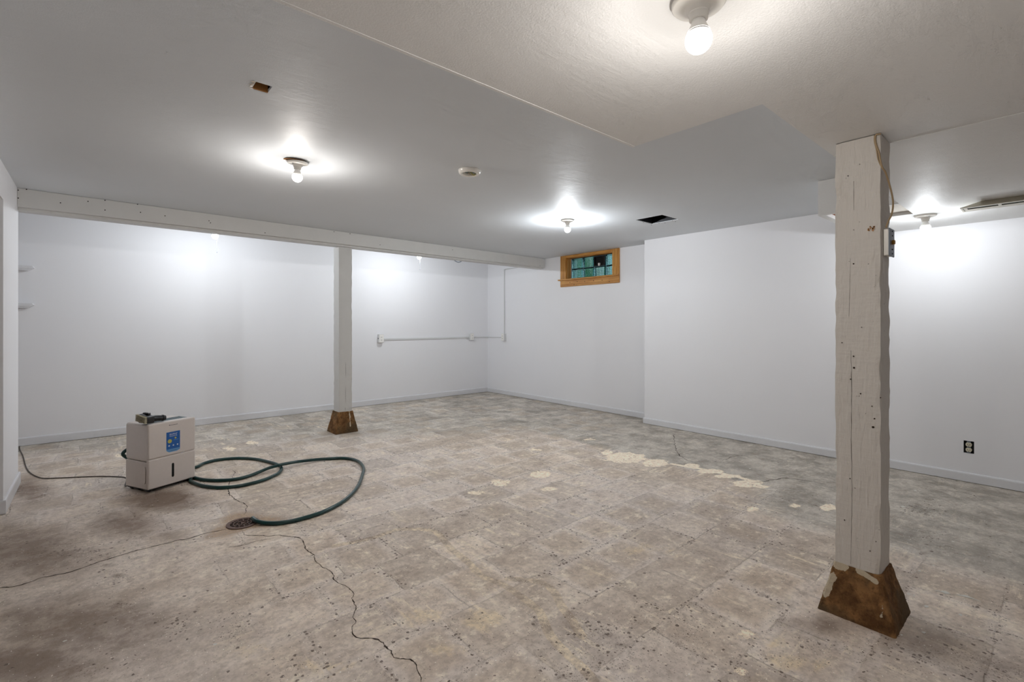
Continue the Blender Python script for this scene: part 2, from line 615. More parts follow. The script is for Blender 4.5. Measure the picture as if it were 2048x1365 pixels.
xs = np.concatenate([np.linspace(-3.6, -.65, 8)[:-1], np.arange(-.65, 5.02, .0125), np.linspace(5.03, 5.4, 20)])
ys = np.concatenate([np.linspace(-3.1, .1, 9)[:-1], np.arange(.1, 6.73, .0125), [6.85]])
X, Y = np.meshgrid(xs, ys, indexing='ij')
X = X.astype(np.float32); Y = Y.astype(np.float32)
nx, ny = X.shape

grey = sstep(4.6, 6.2, Y + .55 * X - .4) * .75
grey = np.maximum(grey, sstep(3.62, 3.8, X + .02 * np.sin(Y * 9)) * 1.0)
grey = np.maximum(grey, .9 * sstep(2.85, 3.5, X) * sstep(1.9, 1.1, Y))
grey = np.maximum(grey, .35 * sstep(3.6, 4.6, Y))
cream = np.zeros_like(X)
for a in [(1250, 916, 45, 12, 1.0), (1215, 906, 14, 6, .9), (1310, 926, 30, 9, 1.0), (1081, 949, 21, 8, 1.1), (1000, 966, 22, 8, .95), (1095, 979, 26, 7, .7),
          (950, 986, 46, 10, .55), (1384, 932, 18, 5, 1), (1420, 943, 34, 5, .95), (1455, 953, 34, 5, .9), (1495, 968, 34, 8, 1.05), (1525, 974, 14, 4, .9),
          (1505, 1019, 20, 7, .75), (1590, 1012, 22, 7, .65), (1656, 1015, 18, 8, 1.0), (460, 898, 26, 8, .6), (505, 886, 26, 7, .6), (720, 820, 30, 5, .45),
          (930, 905, 32, 9, .45), (1070, 900, 40, 10, .5), (1010, 880, 30, 7, .5), (1180, 880, 30, 7, .5), (830, 880, 30, 7, .4), (240, 912, 26, 7, .6), (1500, 1270, 60, 20, .5), (1480, 1340, 60, 20, .5), (760, 1055, 30, 8, .35)]:
    cream = np.maximum(cream, blob(X, Y, *a))
cream = np.maximum(cream, .9 * sstep(.05, .0, seg_dist(X, Y, [at(1345, 929), at(1400, 938), at(1460, 951), at(1520, 966)])))
tan = np.zeros_like(X)
for a in [(839, 1233, 70, 26, .7), (959, 1243, 60, 34, .8), (890, 1302, 70, 26, .8), (640, 1330, 90, 30, .6), (500, 1300, 90, 30, .5), (1280, 1100, 50, 24, .6), (1350, 1110, 40, 20, .5),
          (1190, 1150, 50, 24, .5), (700, 1240, 60, 30, .45), (1600, 1330, 90, 30, .7), (1390, 1085, 50, 16, .4), (1060, 1190, 60, 20, .3), (900, 1105, 60, 16, .4), (1560, 1285, 50, 20, .5), (1300, 1340, 80, 24, .4)]:
    tan = np.maximum(tan, blob(X, Y, *a))
wet = np.zeros_like(X)
for a in [(330, 1000, 90, 26, .95), (250, 1050, 90, 38, .75), (160, 1250, 280, 110, .68), (60, 1100, 150, 80, .75), (60, 980, 50, 34, .75), (40, 1330, 200, 70, .8), (239, 1211, 20, 6, .62), (236, 1152, 14, 5, .62), (156, 1102, 30, 7, .62), (352, 1240, 9, 5, .62), (741, 1076, 12, 4, .62), (927, 1031, 12, 4, .62), (1070, 1246, 10, 5, .62), (215, 1131, 20, 4, .62), (1120, 1356, 16, 8, .62), (1215, 1272, 20, 8, .62), (1240, 1290, 14, 6, .62), (1565, 1240, 9, 5, .62), (1410, 1226, 8, 3, .62), (330, 1070, 60, 24, .5),
          (1640, 1250, 90, 28, .6), (1850, 1290, 120, 50, .6), (1560, 1210, 60, 16, .4), (1480, 1220, 70, 20, .25), (420, 1350, 120, 40, .35), (2000, 1340, 90, 50, .5), (710, 868, 30, 5, .4), (650, 880, 30, 7, .35)]:
    wet = np.maximum(wet, blob(X, Y, *a))
speck = np.zeros_like(X)
for a in [(143, 1107, 70, 14, .9), (236, 1155, 28, 12, .7), (239, 1211, 24, 8, 1.0), (352, 1254, 22, 22, .7), (471, 1264, 22, 24, .8), (1215, 1267, 60, 30, .55), (1303, 1243, 70, 26, .5), (1386, 1256, 60, 26, .4),
          (1564, 1243, 14, 8, .9), (1862, 1310, 90, 26, .6), (1990, 1342, 70, 20, .7), (1846, 1020, 34, 14, .75), (1862, 1078, 22, 10, .7), (1500, 1320, 120, 24, .35), (1250, 1310, 160, 40, .3), (741, 1075, 24, 8, .9), (927, 1030, 16, 5, .8),
          (1070, 1244, 14, 14, .8), (1640, 1290, 60, 16, .4), (600, 1150, 40, 30, .15), (1120, 1340, 40, 16, .6), (1230, 1290, 30, 12, .8), (600, 1345, 50, 16, .4), (180, 1340, 60, 20, .2), (980, 1235, 50, 10, .3)]:
    speck = np.maximum(speck, blob(X, Y, *a))
T1 = [(668, 1093), (747, 1076), (791, 1061), (839, 1059), (873, 1066), (901, 1097), (935, 1124), (962, 1151), (1010, 1172), (1048, 1199), (1078, 1223), (1089, 1247), (1102, 1274), (1133, 1308), (1160, 1332), (1188, 1362)]
T2 = [(1017, 1158), (1078, 1165), (1106, 1182), (1123, 1213), (1143, 1240), (1164, 1274)]
trail = np.zeros_like(X)
for T in (T1, T2):
    pp = [tuple(v[:2]) for v in catmull([(*at(*p), 0) for p in T], 4)]
    trail = np.maximum(trail, sstep(.030, .012, seg_dist(X, Y, pp)))
DR = (.664, 3.238)
dd = np.hypot(X - DR[0], Y - DR[1])
rust = sstep(.30, .08, dd + .05 * np.sin(np.arctan2(Y - DR[1], X - DR[0]) * 3)) * .95
tilev = .95 * sstep(3.95, 3.6, X - .35 * sstep(2.6, 3.4, Y) * 2.5) * sstep(-.4, .5, X)
tilev = np.maximum(tilev, .9 * sstep(3.5, 4.2, Y))
tilev *= 1 - .85 * sstep(2.9, 3.4, X) * sstep(1.6, 1.0, Y)
tilev *= 1 - .8 * sstep(.9, .2, X) * sstep(3.6, 3.0, Y)
tilev *= 1 - .8 * sstep(3.72, 3.85, X) * sstep(3.4, 2.9, Y)

me = bpy.data.meshes.new('floor')
nv = nx * ny
co = np.zeros((nv, 3), dtype=np.float32)
co[:, 0] = X.ravel(); co[:, 1] = Y.ravel()
idx = np.arange(nv).reshape(nx, ny)
quads = np.stack([idx[:-1, :-1], idx[1:, :-1], idx[1:, 1:], idx[:-1, 1:]], -1).reshape(-1, 4).astype(np.int32)
# the underside and the edge of the slab
x0, x1, y0, y1 = float(xs[0]), float(xs[-1]), float(ys[0]), float(ys[-1])
under = np.array([(x0, y0, -.12), (x1, y0, -.12), (x1, y1, -.12), (x0, y1, -.12)], dtype=np.float32)
co = np.vstack([co, under])
qb = [(nv + 3, nv + 2, nv + 1, nv)]
quads = np.vstack([quads, np.array(qb, dtype=np.int32)])
me.vertices.add(len(co)); me.vertices.foreach_set('co', co.ravel())
me.loops.add(quads.size); me.loops.foreach_set('vertex_index', quads.ravel())
me.polygons.add(len(quads))
me.polygons.foreach_set('loop_start', np.arange(0, quads.size, 4, dtype=np.int32))
me.polygons.foreach_set('loop_total', np.full(len(quads), 4, dtype=np.int32))
me.update(calc_edges=True)
me.validate()


def pack(a, b, c, d):
    z = np.zeros((len(co), 4), dtype=np.float32)
    for i, q in enumerate((a, b, c, d)):
        z[:nv, i] = np.clip(q, 0, 1).ravel()
    return z.ravel()


for nm, dat in (('stain_a', pack(grey, cream, wet, tan)), ('stain_b', pack(speck, trail, rust, tilev))):
    at_ = me.attributes.new(nm, 'FLOAT_COLOR', 'POINT')
    at_.data.foreach_set('color', dat)
me.materials.append(M['floor'])
floor = bpy.data.objects.new('floor', me)
C.objects.link(floor)
floor['kind'] = 'structure'


def ribbon(bm, pts, w, z=.0008, jit=.006, step=.012, rnd=random):
    ps = catmull([(p[0], p[1], 0) for p in pts], 6)
    fine = [ps[0]]
    for a, b in zip(ps, ps[1:]):
        n = max(1, int((b - a).length / step))
        for i in range(1, n + 1):
            fine.append(a.lerp(b, i / n))
    q = []
    for i, p in enumerate(fine):
        t = fine[min(i + 1, len(fine) - 1)] - fine[max(i - 1, 0)]
        nrm = Vector((-t.y, t.x, 0)).normalized()
        off = mnoise.noise(Vector((p.x * 22, p.y * 22, 3))) * jit * 2 + mnoise.noise(Vector((p.x * 70, p.y * 70, 9))) * jit
        ww = w * (.22 + 1.5 * abs(mnoise.noise(Vector((p.x * 30, p.y * 30, 17))))) * min(1, i / 4 + .1, (len(fine) - 1 - i) / 4 + .1)
        c_ = p + nrm * off
        q.append((bm.verts.new((c_.x + nrm.x * ww, c_.y + nrm.y * ww, z)), bm.verts.new((c_.x - nrm.x * ww, c_.y - nrm.y * ww, z))))
    for a, b in zip(q, q[1:]):
        bm.faces.new((a[0], b[0], b[1], a[1]))
    return bm


cracks = [
    ([(463, 940), (470, 946), (467, 952), (458, 966), (456, 980), (462, 993), (473, 1001), (491, 1009), (493, 1017), (490, 1032)], .0035),
    ([(484, 1062), (492, 1071), (520, 1071), (537, 1073), (560, 1071), (595, 1076), (607, 1085), (612, 1100), (629, 1112), (632, 1126), (663, 1144), (667, 1162), (689, 1172), (708, 1187), (703, 1199),
      (713, 1213), (706, 1227), (711, 1240), (706, 1254), (708, 1270), (723, 1277), (760, 1283), (774, 1295), (786, 1313), (815, 1320), (827, 1329), (836, 1353), (840, 1368)], .0030),
    ([(-10, 1177), (34, 1173), (79, 1158), (137, 1146), (191, 1127), (246, 1110), (290, 1098), (342, 1085), (376, 1078), (413, 1067), (454, 1059)], .0045),
    ([(1348, 869), (1350, 893), (1359, 911), (1379, 924)], .004),
    ([(1379, 924), (1437, 923), (1466, 914), (1500, 910)], .003),
    ([(1502, 966), (1540, 962), (1574, 957), (1628, 965)], .005),
    ([(1926, 985), (1945, 991), (1958, 996)], .004),
    ([(560, 1075), (520, 1082), (480, 1092), (440, 1098)], .002),
]
for pts, w in cracks:
    bm = nb()
    ribbon(bm, [at(*p) for p in pts], w)
    obj('crack', bm, 'crack', floor)

bm = nb()
for (px, py, rx) in [(1817, 1189, 4), (1828, 1192, 2.5), (1853, 1214, 5), (1921, 1231, 4), (1847, 1266, 4.5), (1803, 1271, 3), (1906, 1084, 4), (1831, 982, 4), (1867, 1132, 2.5), (1839, 1143, 3), (1806, 1014, 5),
                     (1982, 1300, 2), (90, 988, 3), (305, 1011, 1.5), (579, 1101, 2.5), (72, 984, 2), (430, 1290, 4), (130, 1283, 4), (1548, 1032, 2), (1495, 1072, 2), (1500, 938, 3), (260, 1088, 1.5)]:
    cx, cy = at(px, py)
    n = 10
    rr = math.hypot(at(px + rx, py)[0] - cx, at(px + rx, py)[1] - cy)
    vs_ = [bm.verts.new((cx + rr * math.cos(k * .628) * random.uniform(.7, 1.2), cy + rr * .7 * math.sin(k * .628) * random.uniform(.7, 1.2), .001)) for k in range(n)]
    bm.faces.new(vs_)
ribbon(bm, [at(1869, 1182), at(1890, 1186), at(1903, 1190)], .012, .001, .004)
ribbon(bm, [at(1912, 1191), at(1935, 1194), at(1962, 1206)], .016, .001, .004)
o = obj('paint_drops', bm, 'white_chip', floor)
o['kind'] = 'stuff'

# ------------------------------------------------------------------ walls
TOP = 2.46
bm = cells(nb(), [-3.6, 5.45], [-.12, TOP], lambda u, v: True, YA, YA + .15, 'y')
struct('wall_back', bm, 'wall')

WY0, WY1, WZ0, WZ1 = 3.982, 4.825, 1.858, 2.178     # window opening
bm = cells(nb(), [YSTEP, WY0, WY1, YA + .15], [-.12, WZ0, WZ1, TOP], lambda u, v: not (WY0 < u < WY1 and WZ0 < v < WZ1), XB, XB + .24, 'x')
OY0, OY1, OZ0, OZ1 = .449, .507, .218, .312         # hole of the uncovered outlet
cells(bm, [-3.1, OY0, OY1, YSTEP], [-.12, OZ0, OZ1, TOP], lambda u, v: not (OY0 < u < OY1 and OZ0 < v < OZ1), XN, XN + .06, 'x')
cells(bm, [-3.1, YSTEP], [-.12, TOP], lambda u, v: True, XN + .08, XN + .49, 'x')
cells(bm, [XN + .06, XB + .24], [-.12, TOP], lambda u, v: True, YSTEP - .04, YSTEP, 'y')
struct('wall_right', bm, 'wall')

DY1 = 4.385
bm = cells(nb(), [-3.1, 2.2, DY1, 5.15], [-.12, 1.985, TOP], lambda u, v: not (2.2 < u < DY1 and v < 1.985), -.563, -.443, 'x')
struct('wall_left', bm, 'wall')
bm = cells(nb(), [-3.6, 5.45], [-.12, TOP], lambda u, v: True, -3.1, -3.0, 'y')
struct('wall_front', bm, 'wall')
bm = cells(nb(), [-3.1, 6.85], [-.12, TOP], lambda u, v: True, -3.6, -3.5, 'x')
cells(bm, [4.0, YA], [-.12, TOP], lambda u, v: True, -1.5, -1.4, 'x')
struct('wall_side', bm, 'wall')


def skirting(name, x0, y0, x1, y1, nx_, ny_, h=.078, t=.013):
    """baseboard from (x0,y0) to (x1,y1), its face looking along (nx_,ny_), with a rounded top edge"""
    bm = nb()
    prof = [(0, .004), (t, .004), (t, h - .012), (t * .8, h - .004), (t * .4, h), (0, h)]
    ra = [bm.verts.new((x0 + nx_ * a, y0 + ny_ * a, z)) for a, z in prof]
    rb = [bm.verts.new((x1 + nx_ * a, y1 + ny_ * a, z)) for a, z in prof]
    for i in range(len(prof)):
        j = (i + 1) % len(prof)
        bm.faces.new((ra[i], ra[j], rb[j], rb[i]))
    bm.faces.new(ra); bm.faces.new(rb)
    return struct(name, bm, 'trim')


skirting('baseboard_back', -1.4, YA, XB, YA, 0, -1, .083)
skirting('baseboard_right', XB, YA, XB, YSTEP, -1, 0, .075)
skirting('baseboard_right', XN, YSTEP + .013, XN, -3.0, -1, 0, .072)
skirting('baseboard_left', -.443, DY1 + .0005, -.443, 5.163, 1, 0, .088)
skirting('baseboard_left', -.563, DY1, -.430, DY1, 0, -1, .088)
skirting('baseboard_left', -.443, -3.0, -.443, 2.2, 1, 0, .088)

# ------------------------------------------------------------------ ceiling and the boxed-in lower part
H1 = (.503, .566, 2.208, 2.285)      # torn hole
H2 = (3.955, 4.238, 2.441, 2.73)     # open duct
us = [-3.6, H1[0], H1[1], H2[0], H2[1], 5.45]
vs = [-3.1, H1[2], H1[3], H2[2], H2[3], 5.27]
inside = lambda r, u, v: r[0] < u < r[1] and r[2] < v < r[3]
bm = cells(nb(), us, vs, lambda u, v: not inside(H1, u, v) and not inside(H2, u, v), ZC, ZC + .014, 'z')
ceiling = struct('ceiling', bm, 'ceiling')
bm = cells(nb(), [-3.6, 5.45], [-3.1, 6.85], lambda u, v: True, TOP, TOP + .05, 'z')
obj('subfloor', bm, 'raw', ceiling)
bm = cells(nb(), [-3.6, 5.45], [5.27, 6.85], lambda u, v: True, 2.335, 2.35, 'z')
cells(bm, [-3.6, 5.45], [ZC, 2.335], lambda u, v: True, 5.262, 5.27, 'y')
obj('raised_panel', bm, 'ceiling', ceiling)
# dropped part
PN = (3.875, 4.28, .552, 1.10)
def low(u, v):
    if inside(PN, u, v): return False
    return v < .69 or (u < 1.75 and v < 1.222) or (u > 3.852 and v < 1.143)
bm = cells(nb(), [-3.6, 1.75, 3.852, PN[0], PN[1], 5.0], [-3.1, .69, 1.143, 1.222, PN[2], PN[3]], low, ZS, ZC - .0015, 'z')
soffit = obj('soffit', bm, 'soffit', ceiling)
bm = nb(); box(bm, PN[0] - .005, PN[1] + .005, PN[2] - .005, PN[3] + .005, ZS + .022, ZS + .03)
# split by colour: bare reddish end near the corner, painted rest
obj('backing_board', box(nb(), PN[0], PN[1], PN[2], .985, ZS + .024, ZS + .03), 'ply', ceiling)
obj('backing_board', box(nb(), PN[0], PN[1], .985, PN[3], ZS + .026, ZS + .032), 'rawred', ceiling)
bm.free()
for a, b in ((PN[2] + .008, PN[2]), (PN[3], PN[3] - .008)):
    pass
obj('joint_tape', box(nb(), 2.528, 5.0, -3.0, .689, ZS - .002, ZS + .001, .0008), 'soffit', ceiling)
# thin finishing strip along the outer edge of the drop
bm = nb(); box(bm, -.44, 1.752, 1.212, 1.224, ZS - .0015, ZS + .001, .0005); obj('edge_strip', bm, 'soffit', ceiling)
# wood seen in the torn hole
obj('ceiling_joist', box(nb(), H1[0], H1[1], H1[3] - .008, H1[3] - .0005, ZC + .001, ZC + .2), 'ceiling_wood', ceiling)
obj('ceiling_joist', box(nb(), H1[0] - .04, H1[0] + .004, H1[2] - .05, H1[3] - .01, ZC + .016, ZC + .2), 'raw', ceiling)
bm = nb()
for i in range(9):
    t = i / 8
    bx = H1[0] - .002 + .03 * max(0, t - .7)
    by = H1[2] + (H1[3] - H1[2]) * t
    a = random.uniform(-.012, .004)
    v = [bm.verts.new((bx, by - .004, ZC - .0005)), bm.verts.new((bx, by + .005, ZC - .0005)), bm.verts.new((bx - random.uniform(.008, .022), by + a, ZC - random.uniform(.002, .007)))]
    bm.faces.new(v)
obj('torn_paper', bm, 'wire', ceiling)
# the open duct
bm = nb()
for (a, b, c, d) in ((H2[0], H2[0] + .006, H2[2], H2[3]), (H2[1] - .006, H2[1], H2[2], H2[3]), (H2[0], H2[1], H2[2], H2[2] + .006), (H2[0], H2[1], H2[3] - .006, H2[3])):
    box(bm, a, b, c, d, ZC + .004, ZC + .2)
box(bm, H2[0] - .01, H2[1] + .01, H2[2] - .01, H2[3] + .01, ZC + .2, ZC + .21)
obj('duct_liner', bm, 'duct', ceiling)
bm = nb()
for (px, py) in ((1287, 445), (1303, 450.5), (1318, 447), (1330, 446), (1351, 443.5), (1345, 441.5)):
    x, y = at(px, py, ZC)
    bmesh.ops.create_icosphere(bm, subdivisions=1, radius=.004, matrix=Matrix.Translation((x, y, ZC)))
o = obj('soot_flecks', bm, 'dark', ceiling); o['kind'] = 'stuff'

# ------------------------------------------------------------------ window
win = bpy.data.objects.new('window_1', None)
C.objects.link(win)
win['kind'] = 'structure'
obj('side_casing', box(nb(), XB - .019, XB, 4.823, 4.932, 1.862, 2.208, .002), 'pine_z', win)
obj('side_casing', box(nb(), XB - .019, XB, 3.868, 3.984, 1.862, 2.208, .002), 'pine_z', win)
obj('head_casing', box(nb(), XB - .017, XB, 3.984, 4.823, 2.176, 2.208, .002), 'pine_y', win)
obj('sill', box(nb(), XB - .045, XB + .075, 3.868, 4.962, 1.843, 1.861, .003), 'pine_y', win)
obj('apron', box(nb(), XB - .019, XB, 3.868, 4.932, 1.75, 1.843, .002), 'pine_y', win)
obj('jamb', box(nb(), XB, XB + .085, 4.812, 4.825, 1.861, 2.178), 'pine_z', win)
obj('jamb', box(nb(), XB, XB + .085, 3.982, 3.995, 1.861, 2.178), 'pine_z', win)
obj('head_jamb', box(nb(), XB, XB + .085, 3.995, 4.812, 2.164, 2.178), 'pine_y', win)
bm = nb()
for y in (4.028, 4.15, 4.3, 4.46, 4.6, 4.66, 4.74):
    bmesh.ops.create_cone(bm, cap_ends=True, segments=10, radius1=.006, radius2=.006, depth=.002, matrix=Matrix.Translation((XB - .0195, y, 1.79 + .02 * math.sin(y * 40))) @ Matrix.Rotation(R(90), 4, 'Y'))
o = obj('nail_hole', bm, 'dark', win); o['kind'] = 'stuff'
gx = XB + .078
gy0, gy1, gz0, gz1 = 3.935, 4.80, 1.862, 2.163
nc = 4
cw = .2085
yb = [4.80 - cw * i for i in range(5)]
zb = [1.862, 2.012, 2.163]
for i in range(4):
    for j in range(2):
        ya, yc = max(yb[i + 1], 3.96), yb[i]
        if i == 2 and j == 1:
            fr = cells(nb(), [ya + .006, ya + .018, yc - .018, yc - .006], [zb[j] + .006, zb[j] + .016, zb[j + 1] - .016, zb[j + 1] - .006],
                       lambda u, v: not (ya + .018 < u < yc - .018 and zb[j] + .016 < v < zb[j + 1] - .016), gx, gx + .03, 'x')
            ve = obj('vent_frame', fr, 'black', win)
            obj('vent_shutter', box(nb(), gx + .03, gx + .04, ya + .006, yc - .006, zb[j] + .006, zb[j + 1] - .006), 'dark', ve)
            obj('vent_latch', box(nb(), gx - .012, gx + .012, (ya + yc) / 2 - .012, (ya + yc) / 2 + .012, zb[j] + .004, zb[j] + .045, .003), 'plastic', ve)
        else:
            obj('glass_block', box(nb(), gx, gx + .075, ya + .007, yc - .007, zb[j] + .005, zb[j + 1] - .005, .006), 'block', win)
bm = cells(nb(), [3.93] + [max(b, 3.95) + s for b in yb for s in (-.006, .006)], [1.85, 1.867, 2.007, 2.017, 2.158, 2.18],
           lambda u, v: any(abs(u - max(b, 3.95)) < .0061 for b in yb) or abs(v - 2.012) < .006 or v < 1.867 or v > 2.158, gx + .012, gx + .064, 'x')
obj('mortar_joint', bm, 'mortar', win)
# what stands outside in the window well
def foliage_ball(x, y, z, r_):
    bm = nb()
    bmesh.ops.create_icosphere(bm, subdivisions=4, radius=r_, matrix=Matrix.Translation((x, y, z)))
    for v in bm.verts:
        v.co += Vector((mnoise.noise(v.co * 6), mnoise.noise(v.co * 6 + Vector((5, 0, 0))), mnoise.noise(v.co * 6 + Vector((0, 7, 0))))) * .2
    return bm
tag(obj('bush', foliage_ball(6.6, 5.22, 2.0, .30), 'foliage'), 'leafy green bush outside behind the dark vent of the block window', 'bush')
t = thing('tree', 'tree with a round green crown outside above the block window', 'tree', (7.9, 6.5, 1.6))
obj('crown', foliage_ball(0, 0, 1.62, .85), 'foliage', t)
obj('trunk', tube(nb(), [(0, 0, 0), (.02, .01, .6), (0, 0, 1.3)], .09, 10), 'raw', t)
bm = cells(nb(), [XB + .24, 9], [1, 9], lambda u, v: True, 1.5, 1.6, 'z')
struct('trim_1', bm, 'soil')
bm = cells(nb(), [4.5, 9], [1.6, 2.5], lambda u, v: True, 9.0, 9.1, 'x')
struct('trim_2', bm, 'trim')

# ------------------------------------------------------------------ beam
bm = nb()
x0b, x1b = -.443, XB
ang = math.atan2(.185, 5.69)
L = math.hypot(5.69, .185)
root = thing('ceiling_beam', 'long white painted beam under the ceiling, carried by the slimmer farther post', 'beam', (x0b, 5.082, 0), ang)
bm = nb(); box(bm, 0, L - .005, 0, .038, 2.072, ZC - .001, .003)
obj('face_board', bm, 'beam', root)
bm = nb(); box(bm, .002, L - .012, .04, .15, 2.052, ZC - .001, .002)
obj('core_board', bm, 'beam', root)
bm = nb()
for (px, py) in ((36.5, 380.5), (36.5, 396.5), (53, 379), (121, 406), (210, 401), (210, 420.5), (275, 409), (281, 425), (176, 403), (330, 432), (418, 442), (421, 446), (530, 466), (668, 464), (700, 468), (760, 490), (905, 500), (1080, 532)):
    k_ = (px - 1024) / F
    # on the beam face
    yb_ = 5.15
    for _ in range(6):
        D = yb_ / (-k_ * CS + SN); xx = D * (k_ * SN + CS); yb_ = 5.082 + (xx - x0b) * math.tan(ang)
    zz = CAMH - (py - HOR) * D / F
    lx = (xx - x0b) * math.cos(ang) + (yb_ - 5.082) * math.sin(ang)
    bmesh.ops.create_cone(bm, cap_ends=True, segments=10, radius1=.0042, radius2=.0042, depth=.002, matrix=Matrix.Translation((lx, -.0004, zz)) @ Matrix.Rotation(R(90), 4, 'X'))
o = obj('nail_hole', bm, 'dark', root); o['kind'] = 'stuff'


# ------------------------------------------------------------------ posts
def timber_bm(w, d, z0, z1, n=60, chip=.004):
    bm = nb()
    nzs = [z0 + (z1 - z0) * i / n for i in range(n + 1)]
    m = 8
    per = []
    for i in range(m): per.append((-w / 2 + w * i / m, -d / 2))
    for i in range(m): per.append((w / 2, -d / 2 + d * i / m))
    for i in range(m): per.append((w / 2 - w * i / m, d / 2))
    for i in range(m): per.append((-w / 2, d / 2 - d * i / m))
    rings = []
    for z in nzs:
        ring = []
        for i, (x, y) in enumerate(per):
            corner = i % m == 0
            q = Vector((x * 9, y * 9, z * 5.5))
            e = chip * (1.0 if corner else .25)
            s = -abs(mnoise.noise(q * 2.2)) * e * 1.8 + mnoise.noise(q * .5) * .0012
            f_ = 1 + s / (w / 2)
            ring.append(bm.verts.new((x * f_, y * f_, z)))
        rings.append(ring)
    N = len(per)
    for a, b in zip(rings, rings[1:]):
        for i in range(N):
            bm.faces.new((a[i], a[(i + 1) % N], b[(i + 1) % N], b[i]))
    bm.faces.new(rings[0]); bm.faces.new(rings[-1])
    return bm


def footing(parent, b, t, h, marks):
    """b and t = (x0,x1,y0,y1) of the foot and the top; marks(p) -> painted amount"""
    bm = nb()
    n, m = 30, 32
    rings = []
    for j in range(m + 1):
        s = j / m
        e = [b[i] + (t[i] - b[i]) * s for i in range(4)]
        per = []
        for i in range(n): per.append((e[0] + (e[1] - e[0]) * i / n, e[2]))
        for i in range(n): per.append((e[1], e[2] + (e[3] - e[2]) * i / n))
        for i in range(n): per.append((e[1] - (e[1] - e[0]) * i / n, e[3]))
        for i in range(n): per.append((e[0], e[3] - (e[3] - e[2]) * i / n))
        ring = []
        for i, (x, y) in enumerate(per):
            q = Vector((x * 20, y * 20, s * h * 20))
            k_ = mnoise.noise(q) * .004 + mnoise.noise(q * 3) * .002 - (.004 if i % n == 0 else 0)
            cx, cy = (e[0] + e[1]) / 2, (e[2] + e[3]) / 2
            d = Vector((x - cx, y - cy, 0)).normalized()
            zz = s * h + (mnoise.noise(q * .8) * .004 if j == m else 0)
            ring.append(bm.verts.new((x + d.x * k_, y + d.y * k_, zz)))
        rings.append(ring)
    N = 4 * n
    for a, c in zip(rings, rings[1:]):
        for i in range(N):
            bm.faces.new((a[i], a[(i + 1) % N], c[(i + 1) % N], c[i]))
    bm.faces.new(rings[0]); bm.faces.new(rings[-1])
    o = obj('concrete_footing', bm, 'footing', parent)
    at_ = o.data.attributes.new('paint', 'FLOAT', 'POINT')
    at_.data.foreach_set('value', [float(marks(v.co)) for v in o.data.vertices])
    return o


# near post
post = thing('wooden_post', 'thick rough white timber post in front with a switch box and a wide brown footing', 'post', (2.4475, .561, 0))
tb = timber_bm(.155, .157, .188, ZS - .003, 90, .0045)
for v in tb.verts:                      # ragged foot of the timber
    if v.co.z < .19: v.co.z += .004 * mnoise.noise(v.co * 40)
obj('timber', tb, 'timber', post)
footing(post, (-.150, .128, -.140, .124), (-.080, .082, -.084, .082), .192,
        lambda p: 0 if p.x > -.06 else max(0, 1.3 - abs(p.z - .186) / .022 - max(0, abs(p.y - .058) - .022) / .012, 1.3 - abs(p.z - .187 - p.y * .28) / .014 - max(0, abs(p.y + .034) - .034) / .010,
                                           .95 - abs(p.y - .112 + .042 * p.z / .192) / .030 - max(0, abs(p.z - .10) - .04) / .03, .52 - abs(p.y + .092) / .05 - max(0, abs(p.z - .075) - .02) / .05))
bm = nb()                                # long drying crack on the front face
def vcrack(bm, x, pts, w):
    q = []
    for i, (y, z) in enumerate(pts):
        ww = w * (.4 + .9 * abs(mnoise.noise(Vector((y * 10, z * 13, 2)))))
        q.append((bm.verts.new((x, y - ww, z)), bm.verts.new((x, y + ww, z))))
    for a, b in zip(q, q[1:]): bm.faces.new((a[0], b[0], b[1], a[1]))
zz = [.19 + .012 * i for i in range(1, 76)]
vcrack(bm, -.0792, [(.020 + .004 * mnoise.noise(Vector((z * 3, 0, 0))) + .0015 * mnoise.noise(Vector((z * 30, 0, 0))), z) for z in zz], .0009)
obj('drying_crack', bm, 'crack', post); bm = nb()
zz = [1.22 + .012 * i for i in range(1, 22)]
vcrack(bm, -.0792, [(.026 + .008 * mnoise.noise(Vector((z * 3, 0, 0))), z) for z in zz], .0005)
obj('drying_crack', bm, 'crack', post); bm = nb()
zz = [1.66 + .012 * i for i in range(1, 12)]
vcrack(bm, -.0792, [(.012 + .004 * mnoise.noise(Vector((z * 4, 5, 0))), z) for z in zz], .0007)
obj('drying_crack', bm, 'crack', post)
bm = nb()
for (px, py, r_) in ((1707, 528, 2), (1707, 713, 2), (1708, 736, 2.6), (1701, 759, 1.5), (1721, 788, 1.8), (1749, 838, 2), (1746, 855, 3.2), (1744, 813, 1.6), (1684, 686, 1.6), (1761, 796, 1.8), (1696, 352, 1.5), (1689, 1041, 1.6), (1700, 958, 1.5), (1740, 1103, 1.5), (1723, 655, 1.2)):
    k_ = (px - 1024) / F
    D = 2.368 / (k_ * SN + CS); y = D * (-k_ * CS + SN); z = CAMH - (py - HOR) * D / F
    bmesh.ops.create_cone(bm, cap_ends=True, segments=9, radius1=r_ * D / F * .7, radius2=r_ * D / F * .7, depth=.002,
                          matrix=Matrix.Translation((-.0790, y - .561, z)) @ Matrix.Rotation(R(90), 4, 'Y'))
o = obj('nail_hole', bm, 'crack', post); o['kind'] = 'stuff'
bm = nb()
k_ = (1743 - 1024) / F; D = 2.368 / (k_ * SN + CS); y_ = D * (-k_ * CS + SN) - .561; z_ = CAMH - (458 - HOR) * D / F
for i in range(26):
    a = random.uniform(0, 6.28); rr = random.uniform(.003, .013)
    s = random.uniform(.0015, .004)
    cy_, cz_ = y_ + rr * math.cos(a), z_ + rr * math.sin(a) * .8
    bm.faces.new([bm.verts.new((-.0794, cy_ + s * math.cos(j * 1.05) * random.uniform(.5, 1.2), cz_ + s * math.sin(j * 1.05) * random.uniform(.5, 1.2))) for j in range(6)])
